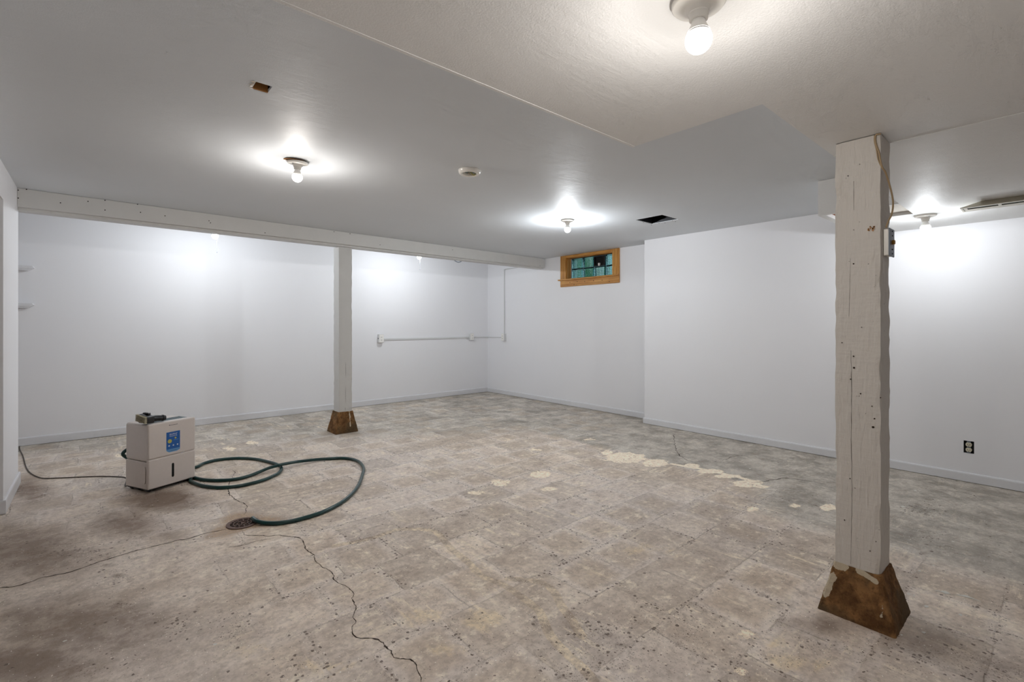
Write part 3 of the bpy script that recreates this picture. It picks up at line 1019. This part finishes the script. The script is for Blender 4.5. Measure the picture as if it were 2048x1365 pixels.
o = obj('rust_stain', bm, 'orange', post); o['kind'] = 'stuff'

# farther post below the beam
post2 = thing('wooden_post', 'slim white timber post under the long beam on a dark pyramid footing', 'post', (2.087, 5.298, 0))
obj('timber', timber_bm(.149, .150, .226, 2.05, 70, .003), 'beam', post2)
footing(post2, (-.132, .128, -.128, .136), (-.083, .083, -.082, .083), .23,
        lambda p: 1.0 if (abs(p.x - .040) < .005 and p.y < 0 and .06 < p.z) else (.5 if (abs(p.x - .052) < .006 and p.y < 0 and p.z > .16) else 0))
for x_, za, zb_ in ((.000, .32, .52), (-.004, .24, .28), (.002, .60, .78)):
    q = []
    bm = nb()
    for i in range(14):
        z = za + (zb_ - za) * i / 13
        w_ = .0011 * math.sin(math.pi * (i + .5) / 14)
        q.append((bm.verts.new((x_ + .002 * mnoise.noise(Vector((0, 0, z * 20))) - w_, -.0765, z)), bm.verts.new((x_ + .002 * mnoise.noise(Vector((0, 0, z * 20))) + w_, -.0765, z))))
    for a, b in zip(q, q[1:]): bm.faces.new((a[0], b[0], b[1], a[1]))
    obj('drying_crack', bm, 'crack', post2)

# ------------------------------------------------------------------ ceiling lamps
def globe_profile(r=.031):
    prof = [(.0255, .020)]
    for i in range(0, 9):
        a = R(52) - R(142) * i / 8
        prof.append((max(r * math.cos(a), .0004), r * math.sin(a)))
    return prof


def lamp(label, x, y, z, glow, tilt=(0, 0), chain=False, plate=.061, group=None, power=1.0):
    t = thing('ceiling_lamp', label, 'lamp', (x, y, z), group=group, rot=(tilt[0], tilt[1], R(35)))
    bm = lathe(nb(), [(plate - .002, .0), (plate, -.003), (plate, -.010), (plate - .004, -.015), (.035, -.019), (.026, -.023), (.024, -.030)], 48)
    obj('lamp_holder', bm, 'porcelain', t, smooth=True)
    bm = lathe(nb(), [(.0235, -.028), (.0235, -.034), (.021, -.035), (.021, -.046), (.0175, -.048)], 36)
    obj('socket', bm, 'porcelain', t, smooth=True)
    for s in (-1, 1):
        obj('screw', lathe(nb(), [(.004, -.0165), (.004, -.020), (.002, -.021)], 10, (s * .042, 0, 0)), 'steel', t)
    bm = lathe(nb(), [(.0155, -.047), (.0155, -.052), (.017, -.056), (.0245, -.073), (.0268, -.0785)], 36)
    b = obj('bulb_collar', bm, 'plastic', t, smooth=True)
    g = lathe(nb(), globe_profile(), 22)
    obj('bulb_globe', g, glow, t, (0, 0, -.094), smooth=True)
    ld = bpy.data.lights.new('bulb_light', 'POINT')
    ld.energy = WATT * power
    ld.color = WARM if glow == 'glow_warm' else COOL
    ld.shadow_soft_size = .024
    # an LED bulb's light: full below the lamp, weak towards its own cap
    ld.use_nodes = True
    ln = ld.node_tree
    em = ln.nodes['Emission']
    ge = ln.nodes.new('ShaderNodeNewGeometry'); se = ln.nodes.new('ShaderNodeSeparateXYZ'); mr = ln.nodes.new('ShaderNodeMapRange')
    mr.interpolation_type = 'SMOOTHSTEP'
    mr.inputs[1].default_value = 0.0; mr.inputs[2].default_value = .75; mr.inputs[3].default_value = 1.0; mr.inputs[4].default_value = .17
    ln.links.new(ge.outputs['Incoming'], se.inputs[0]); ln.links.new(se.outputs[2], mr.inputs[0]); ln.links.new(mr.outputs[0], em.inputs[1])
    lo = bpy.data.objects.new('bulb_light', ld)
    lo.location = (0, 0, -.0985)
    C.objects.link(lo); lo.parent = t
    if chain:
        obj('junction_box', box(nb(), -.05, .05, -.05, .05, .0005, .124, .006), 'steel', t)
        bm = nb()
        n = 34
        for i in range(n):
            bmesh.ops.create_icosphere(bm, subdivisions=1, radius=.0016, matrix=Matrix.Translation((.024, 0, -.04 - i * .0062)))
        tube(bm, [(.024, 0, -.04), (.024, 0, -.04 - n * .0062)], .0006, 5, 1)
        ch = obj('pull_chain', bm, 'steel', t)
        obj('chain_bell', lathe(nb(), [(.0012, 0), (.003, -.004), (.0036, -.012), (.001, -.014)], 10), 'steel', t, (.024, 0, -.04 - n * .0062))
    return t


lamp('nearest bare bulb, large and warm, on a white porcelain holder under the lowered ceiling', 1.075, .567, ZS, 'glow_warm', power=.55)
l1 = lamp('warm bare bulb on a tilted porcelain holder beside a torn brown ceiling gap', .944, 3.118, ZC - .003, 'glow_warm', tilt=(R(5), R(-4)), power=.78)
obj('ceiling_gap', lathe(nb(), [(.066, 0), (.064, -.0012)], 30, (-.012, .010, .0025)), 'raw', l1)
lamp('bare bulb on a round white holder near the open duct and the pine window', 3.45, 3.158, ZC, 'glow_cool', power=1.6)
lamp('bare bulb on a white holder beside the open ceiling panel, behind the thick post', 4.385, .640, ZS, 'glow_cool', power=.62)
lamp('pull chain bulb behind the beam, the one farther from the window', .935, 5.80, ZC, 'glow_cool', chain=True, power=1.1)
lamp('pull chain bulb behind the beam, beside the small cable loop', 3.345, 5.80, ZC, 'glow_cool', chain=True, power=1.1)

# ------------------------------------------------------------------ detector ring on the ceiling
t = thing('smoke_detector_mount', 'round white smoke detector mount with loose yellow wires on the ceiling', 'detector', (1.853, 2.563, ZC))
bm = lathe(nb(), [(.046, -.002), (.046, -.020), (.052, -.026), (.062, -.026), (.070, -.018), (.073, -.004), (.073, 0), (.046, 0)], 48, cap=False)
obj('ring', bm, 'porcelain', t, smooth=True)
obj('centre_plate', lathe(nb(), [(.046, -.001), (.046, -.004)], 32), 'casing_grey', t)
for i, (a, m_) in enumerate(((0, 'yellow'), (.9, 'yellow'), (2.0, 'wire'))):
    obj('loose_wire', tube(nb(), [(.01 * math.cos(a), .01 * math.sin(a), -.004), (.025 * math.cos(a), -.015, -.03), (.04, -.01 + .01 * i, -.022), (.044, .008 * i, -.016)], .0022, 6), m_, t)

# ------------------------------------------------------------------ long register under the lowered ceiling
t = thing('ceiling_register', 'long beige enamel air register with dark slots under the lowered ceiling', 'vent', (4.12, .435, ZS))
bm = nb()
cells(bm, [-1.3, -.30] + [.0], [0, .15], lambda u, v: True, 0, .001, 'x')
bm.free()
prof = [(0.0, 0), (.0, -.034), (.15, -.034), (.15, 0)]
bm = nb()
# body: bevelled end at y=0, running towards -y
yy = [0, -1.3]
A_ = [(0, 0, -.026), (0, 0, -.036), (.15, 0, -.036), (.15, 0, -.026)]
back = [(.03, -.10, 0), (.12, -.10, 0)]
slots = [(-.030, -.167), (-.182, -.330), (-.345, -.493), (-.508, -.656)]
us_ = [0, .030, .075, .15]
vs_ = sorted([0, -1.3] + [v for s in slots for v in s])
cells(bm, us_, vs_, lambda u, v: not (.030 < u < .075 and any(s[1] < v < s[0] for s in slots)), -.036, -.033, 'z')
obj('face_plate', bm, 'register', t)
bm = nb()
vv_ = [bm.verts.new(p) for p in ((0, 0, -.033), (0, -1.3, -.033), (.028, -1.3, 0), (.028, -.10, 0))]
bm.faces.new(vv_)
vv_ = [bm.verts.new(p) for p in ((0, 0, -.033), (.028, -.10, 0), (.122, -.10, 0), (.15, 0, -.033))]
bm.faces.new(vv_)
vv_ = [bm.verts.new(p) for p in ((.15, 0, -.033), (.122, -.10, 0), (.122, -1.3, 0), (.15, -1.3, -.033))]
bm.faces.new(vv_)
obj('housing', bm, 'register', t)
for s in slots:
    obj('louver', box(nb(), .028, .077, s[1] - .002, s[0] + .002, -.031, -.029), 'casing_grey', t)
for x_ in (.035, .075, .11):
    obj('screw', lathe(nb(), [(.0035, -.036), (.0035, -.0375)], 8, (x_, -.012, 0)), 'dark', t)

# ------------------------------------------------------------------ surface raceway with outlet boxes
def outlet_box(name, label, x, y, z, w, h, d, rz, group):
    t = thing(name, label, 'outlet', (x, y, z), rz, group)
    obj('box_body', box(nb(), -w / 2, w / 2, -d, 0, -h / 2, h / 2, .003), 'conduit', t)
    obj('cover_plate', box(nb(), -w / 2 + .004, w / 2 - .004, -d - .003, -d, -h / 2 + .004, h / 2 - .004, .0015), 'plastic', t)
    for s in (-1, 1):
        c_ = obj('receptacle', lathe(nb(), [(.0165, 0), (.0165, -.002)], 24), 'plastic', t, (0, -d - .003, s * .0215), (R(-90), 0, 0))
        bm = nb()
        box(bm, -.007, -.0045, -.0045, .0045, -.0032, -.0018); box(bm, .0045, .007, -.0045, .0045, -.0032, -.0018); box(bm, -.002, .002, .006, .010, -.0032, -.0018)
        obj('slots', bm, 'dark', c_)
    return t


G = 'outlet boxes joined by the white conduit'
o1 = outlet_box('outlet_box', 'white outlet box at the open end of the conduit, nearest the slim post', 3.205, YA, .985, .078, .125, .052, 0, G)
obj('knockout', lathe(nb(), [(.010, 0), (.010, -.002)], 16), 'dark', o1, (-.0395, -.026, 0), (0, R(90), 0))
outlet_box('outlet_box', 'white outlet box midway on the conduit, just before the room corner', 4.875, YA, .982, .075, .118, .045, 0, G)
outlet_box('outlet_box', 'white outlet box around the corner, where the conduit turns up the wall', XB, 6.243, .977, .075, .122, .048, R(-90), G)
t = thing('wall_conduit', 'thin white surface conduit linking the outlet boxes around the corner', 'conduit', (0, 0, 0))
bm = nb(); box(bm, 3.244, 4.838, YA - .014, YA, .958, .984, .002); obj('raceway', bm, 'conduit', t)
bm = nb(); tube(bm, [(4.912, YA - .009, .972), (5.16, YA - .009, .972), (XB - .02, YA - .011, .972), (XB - .009, YA - .03, .972), (XB - .009, 6.5, .972), (XB - .009, 6.28, .972)], .008, 10, 6)
obj('corner_tube', bm, 'conduit', t)
bm = nb(); tube(bm, [(XB - .010, 6.243, 1.03), (XB - .010, 6.243, 1.5), (XB - .010, 6.243, 2.08), (XB - .010, 6.235, 2.115), (XB - .010, 6.20, 2.13), (XB - .010, 5.9, 2.134), (XB - .010, 5.43, 2.14)], .0085, 10, 8)
obj('riser_tube', bm, 'conduit', t)
bm = nb(); tube(bm, [(3.70, 5.50, 2.17), (3.705, 5.49, 2.09), (3.73, 5.48, 2.062), (3.765, 5.47, 2.052), (3.80, 5.46, 2.062), (3.825, 5.45, 2.09), (3.83, 5.44, 2.17)], .006, 8, 8)
bm2 = nb(); box(bm2, 3.68, 3.85, 5.42, 5.52, 2.165, ZC - .001, .004)
t = thing('cable_loop', 'small grey cable loop hanging down behind the long beam', 'cable', (0, 0, 0))
obj('cable', bm, 'steel', t, smooth=True); obj('junction_box', bm2, 'conduit', t)

# ------------------------------------------------------------------ uncovered outlet in the near wall
t = thing('wall_outlet', 'ivory duplex outlet without cover in a dark hole above the baseboard', 'outlet', (XN, .478, .265), R(-90))
obj('metal_box', box(nb(), -.029, .029, .012, .055, -.047, .047), 'dark', t)
obj('yoke', box(nb(), -.011, .011, .004, .012, -.050, .050, .001), 'steel', t)
for s in (-1, 1):
    bm = lathe(nb(), [(.0178, 0), (.0178, -.012), (.016, -.014)], 28)
    for v in bm.verts: v.co.y = max(-.0145, min(.0145, v.co.y))
    c_ = obj('receptacle', bm, 'ivory', t, (0, .008, s * .0195), (R(-90), 0, 0), smooth=False)
    c_.rotation_euler = (R(90), 0, 0)
    for v in c_.data.vertices: v.co.z = -v.co.z
    bm = nb()
    box(bm, -.008, -.0055, -.004, .005, .0125, .0146); box(bm, .0055, .008, -.004, .004, .0125, .0146); box(bm, -.0022, .0022, -.011, -.0065, .0125, .0146)
    obj('slots', bm, 'dark', c_)

# ------------------------------------------------------------------ switch box on the near post with its cable
t = thing('switch_box', 'slim grey steel box with a brass knob on the side of the thick post', 'switch', (2.40, .4815, 0))
obj('back_box', box(nb(), .008, .086, -.017, 0, 1.478, 1.584, .002), 'porcelain', t)
obj('cover', box(nb(), .006, .088, -.021, -.016, 1.474, 1.588, .003), 'steel', t)
obj('knob', lathe(nb(), [(.010, 0), (.010, .008), (.007, .010)], 6), 'brass', t, (.046, -.021, 1.532), (R(90), 0, 0))
for z in (1.486, 1.503, 1.559, 1.577):
    obj('screw', lathe(nb(), [(.003, 0), (.003, .002)], 8), 'dark', t, (.046, -.021, z), (R(90), 0, 0))
def onpost(px, py, x):
    k_ = (px - 1024) / F; D = x / (k_ * SN + CS)
    return (x, D * (-k_ * CS + SN), CAMH - (py - HOR) * D / F)
def onside(px, py, y):
    k_ = (px - 1024) / F; D = y / (-k_ * CS + SN)
    return (D * (k_ * SN + CS), y, CAMH - (py - HOR) * D / F)
w1 = [onpost(1762, 268, 2.366), onpost(1752, 270, 2.364), onpost(1750.5, 280, 2.364), onpost(1753, 292, 2.364), onpost(1758, 306, 2.364), onpost(1761, 322, 2.36), (2.362, .476, onpost(1764, 335, 2.36)[2]),
      onside(1771, 345, .470), onside(1779, 370, .462), onside(1785, 395, .455), onside(1786, 412, .452), onside(1783, 430, .455), onside(1776, 444, .464), onside(1772, 456, .470)]
w2 = [onpost(1749, 271, 2.366), onpost(1749, 283, 2.365), onpost(1753, 300, 2.365), onpost(1756, 318, 2.364), onpost(1761, 330, 2.361), (2.363, .476, onpost(1764, 336, 2.36)[2])]
t = thing('hanging_wire', 'thin beige cable drooping from the ceiling down to the steel box on the thick post', 'cable', (0, 0, 0))
obj('cable', tube(nb(), w1, .0032, 8, 8), 'wire', t, smooth=True)
obj('cable_strand', tube(nb(), w2, .0022, 8, 8), 'wire', t, smooth=True)

# ------------------------------------------------------------------ shelves in the alcove
for z, dz, lab in ((1.768, .052, 'upper white wall shelf showing behind the partition end'), (1.402, .052, 'lower white wall shelf showing behind the partition end')):
    t = thing('wall_shelf', lab, 'shelf', (-.47, 6.6, z), group='alcove shelves')
    bm = nb()
    a = [(-.93, 0), (0, 0), (.008, -.018), (-.034, -.045), (-.93, -.047)]
    f_ = [bm.verts.new((x, 0, zz_)) for x, zz_ in a]
    g_ = [bm.verts.new((x, .11, zz_)) for x, zz_ in a]
    bm.faces.new(f_); bm.faces.new(g_)
    for i in range(len(a)):
        j = (i + 1) % len(a)
        bm.faces.new((f_[i], f_[j], g_[j], g_[i]))
    obj('board', bm, 'trim', t)
    obj('front_edge', box(nb(), -.93, -.002, -.006, 0, -.030, 0, .001), 'trim', t)

# ------------------------------------------------------------------ floor drain
t = thing('floor_drain', 'round rusty iron drain grate set in the concrete beside the hose end', 'drain', (DR[0], DR[1], 0), R(20))
obj('pit', lathe(nb(), [(.086, .0005), (.086, .0012)], 40), 'dark', t)
bm = nb()
def ring(bm, r0, r1, z0=.0012, z1=.0055, n=48):
    for i in range(n):
        a0, a1 = 2 * math.pi * i / n, 2 * math.pi * (i + 1) / n
        P_ = [(r, a, z) for r in (r0, r1) for a in (a0, a1) for z in (z0, z1)]
        v = {(r, a, z): bm.verts.new((r * math.cos(a), r * math.sin(a), z)) for (r, a, z) in P_}
        g = lambda r, a, z: v[(r, a, z)]
        bm.faces.new((g(r0, a0, z1), g(r1, a0, z1), g(r1, a1, z1), g(r0, a1, z1)))
        bm.faces.new((g(r0, a0, z0), g(r0, a1, z0), g(r0, a1, z1), g(r0, a0, z1)))
        bm.faces.new((g(r1, a0, z0), g(r1, a1, z0), g(r1, a1, z1), g(r1, a0, z1)))
ring(bm, .066, .086)
rg = obj('rim', bm, 'iron', t)
bm = nb()
for r0, r1 in ((.0465, .0505), (.0270, .0310)): ring(bm, r0, r1)
lathe(bm, [(.008, .0012), (.008, .0055)], 16)
for (ra, rb, n, ph) in ((.050, .068, 13, 0), (.030, .047, 9, .2), (.007, .028, 5, .1)):
    for i in range(n):
        a = 2 * math.pi * i / n + ph
        b2 = nb(); box(b2, ra, rb, -.0020, .0020, .0012, .0053)
        bmesh.ops.rotate(b2, cent=(0, 0, 0), matrix=Matrix.Rotation(a, 3, 'Z'), verts=b2.verts)
        m2 = bpy.data.meshes.new('t'); b2.to_mesh(m2); b2.free(); bm.from_mesh(m2); bpy.data.meshes.remove(m2)
obj('grate', bm, 'iron', t)

# ------------------------------------------------------------------ dehumidifier
UX, UY, UA = .275, 4.231, R(25.5)
dh = thing('dehumidifier', 'white boxy dehumidifier with a blue sticker and a dark gauge slot on the bare floor', 'dehumidifier', (UX, UY, 0), UA)
W_, D_, Z0, Z1, ZS_ = .330, .277, .025, .488, .238
bm = nb(); box(bm, .004, W_ - .004, .006, D_, ZS_ - .02, Z1 - .004, .018, 4)
obj('housing', bm, 'casing', dh, smooth=False)
bm = nb(); box(bm, 0, W_, -.004, .022, ZS_ + .0012, Z1, .009, 3)
fp = obj('front_panel', bm, 'casing', dh)
bm = nb(); box(bm, 0, W_, -.004, .022, Z0 + .002, ZS_ - .0012, .009, 3)
box(bm, .004, W_ - .004, .02, D_ - .004, Z0, ZS_ - .02, .006, 2)
tank = obj('water_tank', bm, 'casing', dh)
def slot_bm(x0, x1, z0, z1, y0, y1):
    bm = nb(); r = (x1 - x0) / 2; cx = (x0 + x1) / 2; pts = []
    for i in range(9): a = math.pi * i / 8; pts.append((cx + r * math.cos(a), z1 - r + r * math.sin(a)))
    for i in range(9): a = math.pi + math.pi * i / 8; pts.append((cx + r * math.cos(a), z0 + r + r * math.sin(a)))
    f_ = [bm.verts.new((x, y0, z)) for x, z in pts]; g_ = [bm.verts.new((x, y1, z)) for x, z in pts]
    bm.faces.new(f_); bm.faces.new(g_)
    for i in range(len(pts)):
        j = (i + 1) % len(pts); bm.faces.new((f_[i], f_[j], g_[j], g_[i]))
    return bm
obj('gauge_slot', slot_bm(.1575, .1735, .076, .178, -.0052, .002), 'dark', tank)
# grip hollow on the side
bm = slot_bm(0, .030, .065, .185, -.0008, .003)
obj('grip_hollow', bm, 'cord' if False else 'casing', tank, (-.0002, .062, 0), (0, 0, R(-90)))
obj('grip_rim', tube(nb(), [(0, 0, .185), (0, 0, .09), (0, .006, .072), (0, .016, .065), (0, .024, .07)], .0016, 6), 'casing', tank, (0, .032, 0))
obj('top_grille', box(nb(), .04, .31, .062, .155, Z1 - .008, Z1 - .0025, .002), 'casing_grey', dh)
for i in range(17):
    obj('grille_slat', box(nb(), .05 + i * .0152, .055 + i * .0152, .068, .149, Z1 - .003, Z1 - .0008), 'casing_grey', dh)
for x_ in (.03, .30):
    for y_ in (.05, .235):
        bm = nb()
        bmesh.ops.create_cone(bm, cap_ends=True, segments=20, radius1=.0135, radius2=.0135, depth=.02, matrix=Matrix.Translation((x_, y_, .0135)) @ Matrix.Rotation(R(90), 4, 'X'))
        obj('caster', bm, 'black', dh)
obj('base_tray', box(nb(), .012, W_ - .012, .02, D_ - .012, .014, .026, .002), 'black', dh)
# sticker with printing
st = obj('sticker', box(nb(), .120, .2155, -.0048, -.0038, .284, .409), 'blue', dh)
st['label'] = 'blue sticker with white lettering'
bm = nb()
vv_ = [bm.verts.new(p) for p in ((.120, -.0046, .284), (.2155, -.0046, .284), (.2155, -.0046, .272), (.196, -.0046, .262), (.138, -.0046, .262), (.120, -.0046, .275))]
bm.faces.new(vv_)
obj('sticker_tail', bm, 'bluelight', st)
def lettering(txt, size, x, y, z, mat, parent, rot=(R(90), 0, 0)):
    cu = bpy.data.curves.new('lettering', 'FONT')
    cu.body = txt; cu.size = size; cu.align_x = 'CENTER'; cu.extrude = .0002
    tmp = bpy.data.objects.new('tmp', cu)
    C.objects.link(tmp)
    bpy.context.view_layer.update()
    me_ = bpy.data.meshes.new_from_object(tmp.evaluated_get(bpy.context.evaluated_depsgraph_get()))
    bpy.data.objects.remove(tmp)
    me_.materials.clear(); me_.materials.append(M[mat])
    o_ = bpy.data.objects.new('lettering', me_)
    o_.location = (x, y, z); o_.rotation_euler = rot
    return link(o_, parent)
lettering('30-PINT', .0165, .168, -.0052, .385, 'inkwhite', st)
lettering('DEHUMIDIFIER', .0082, .168, -.0052, .3745, 'inkwhite', st)
obj('badge', lathe(nb(), [(.0145, 0), (.0145, .0005)], 24), 'gold', st, (.143, -.005, .342), (R(90), 0, 0))
obj('badge', lathe(nb(), [(.0065, 0), (.0065, .0005)], 16), 'gold', st, (.1835, -.005, .360), (R(90), 0, 0))
obj('print_bar', box(nb(), .170, .205, -.0052, -.0048, .345, .348), 'bluelight', st)
for x_ in (.1385, .168, .1975):
    obj('pictogram', lathe(nb(), [(.0055, 0), (.0055, .0005)], 14), 'inkwhite', st, (x_, -.005, .309), (R(90), 0, 0))
obj('print_bar', box(nb(), .146, .190, -.0052, -.0046, .2705, .2725), 'ink', st)
bm = nb()
for i in range(7):
    h_ = (.0062, .0036, .0042, .0036, .0042, .0036, .0042)[i]
    box(bm, .139 + i * .0088, .139 + i * .0088 + .0058, -.0046, -.0040, .4565, .4565 + h_)
obj('logo', bm, 'ink', fp)
for a in ((.222, .238), (.238, .248)): 
    obj('tape_scrap', box(nb(), a[0], a[1], -.0047, -.0040, .238 + (a[0] - .222) * .3, .2405 + (a[0] - .222) * .3), 'inkwhite', fp)

# the small brush head lying on top of it
def dloc(u, v): return (UX + u * math.cos(UA) - v * math.sin(UA), UY + u * math.sin(UA) + v * math.cos(UA))
bx, by = dloc(.022, .052)
t = thing('brush_head', 'black vacuum brush head with pale bristles lying on the dehumidifier', 'brush', (bx, by, Z1), UA + R(8))
t.scale = (1.16, 1.16, 1.16)
bm = nb()
tube(bm, [(.020, -.002, .028), (.05, -.006, .026), (.078, -.012, .022), (.102, -.016, .019)], lambda s: .021 - .005 * s, 20, 6)
obj('neck', bm, 'black', t, smooth=True)
bm = nb(); tube(bm, [(.084, -.0130, .0215), (.092, -.0145, .0205)], .0195, 20, 1); obj('collar', bm, 'black', t, smooth=True)
bm = nb()
pr = [(-.034, -.028, .010), (-.034, .05, .022), (.018, .045, .062), (.030, -.02, .040)]
b2 = nb(); box(b2, -.022, .026, -.032, .045, .003, .045, .008, 3)
for v in b2.verts:
    v.co.z += .018 * (v.co.y + .03) / .08 * (1 if v.co.z > .02 else .2) + .10 * max(0, v.co.x - .0) * (1 if v.co.z > .02 else 0)
m2 = bpy.data.meshes.new('t'); b2.to_mesh(m2); b2.free(); bm.from_mesh(m2); bpy.data.meshes.remove(m2)
box(bm, .004, .022, -.005, .042, .050, .066, .004, 2)
obj('body', bm, 'black', t)
bm = nb()
for i in range(13):
    for j in range(5):
        y_ = -.030 + i * .006; z_ = .007 + j * .0085 + .0012 * i
        box(bm, -.036 + .002 * random.random(), -.021, y_, y_ + .0042, z_, z_ + .0055)
o = obj('bristles', bm, 'bristle', t); o['kind'] = 'stuff'

# ------------------------------------------------------------------ garden hose
HR = .0125
def fl(px, py, z=HR): x, y = at(px, py, z); return (x, y, z)
hp = [fl(505, 1037, .024), fl(511, 1042, .020), fl(520, 1045, .016), fl(536, 1047), fl(565, 1046), fl(604, 1038), fl(653, 1021.6), fl(692, 999), fl(715.5, 973.8), fl(725, 950), fl(727, 936.6), fl(719, 925), fl(703.8, 919),
      fl(682, 917), fl(643, 919, .016), fl(604, 923, .026), fl(580, 926.5, .034), fl(558, 931, .038), fl(540, 936, .034), fl(526, 941.5, .024), fl(502.6, 951), fl(477, 958), fl(448, 961), fl(418.6, 961), fl(393, 957)]
back = [(.62, 4.62, HR), (.62, 4.80, HR), (.70, 4.92, HR)]
lp = [fl(389, 935.7), fl(408.8, 926.9), fl(438, 920), fl(477, 917), fl(512, 919), fl(535.8, 924), fl(555, 929.8, .0125), fl(563, 936.6), fl(559, 945.4), fl(545.5, 953), fl(526, 961), fl(496.7, 968.9), fl(469, 973.7), fl(438, 975.7), fl(408.8, 972.8), fl(392, 968), fl(381, 962)]
bu = dloc
tail = [(*dloc(W_ + .035, .10), HR), (*dloc(W_ + .034, .24), HR), (*dloc(W_ - .02, D_ + .10), HR), (*dloc(.24, .415), .030), (*dloc(.16, .43), .10), (*dloc(.105, .432), .175), (*dloc(.066, .425), .222), (*dloc(.100, .42), .252), (*dloc(.135, .385), .255), (*dloc(.150, .33), .235), (*dloc(.150, D_ + .004), .212)]
back = [(*dloc(W_ + .055, .18), HR), (*dloc(W_ + .06, .33), HR), (*dloc(W_ + .11, .42), HR)]
t = thing('garden_hose', 'dark green garden hose looped on the floor from dehumidifier to drain', 'hose', (0, 0, 0))
obj('hose_tube', tube(nb(), hp + back + lp + tail, HR, 14, 8), 'hose', t, smooth=True)
obj('hose_coupling', tube(nb(), [(*dloc(.15, D_ + .026), .220), (*dloc(.15, D_ + .001), .212)], .018, 16, 1), 'brass', t, smooth=True)

# ------------------------------------------------------------------ power cord
cp = [(-.75, 6.3, .004), (-.60, 6.55, .004), (-.56, 6.45, .004)]
cp = [(-.95, 6.55, .005), (-.72, 6.62, .005)] + [fl(*p, .004) for p in ((33, 886), (40, 901), (46, 913), (52.6, 936), (64, 949), (84.6, 957), (107.7, 957), (154, 955), (195, 953.6), (231, 954), (252.6, 957))] + [(*dloc(.02, D_ + .03), .01), (*dloc(.05, D_ + .012), .03), (*dloc(.06, D_ + .002), .06)]
t = thing('power_cord', 'thin grey brown power cord trailing from dehumidifier to the alcove', 'cord', (0, 0, 0))
obj('cord_wire', tube(nb(), cp, .0042, 8, 8), 'cord', t, smooth=True)
obj('strain_relief', tube(nb(), [(*dloc(.06, D_ + .010), .048), (*dloc(.06, D_ - .001), .062)], .008, 10, 1), 'black', t)
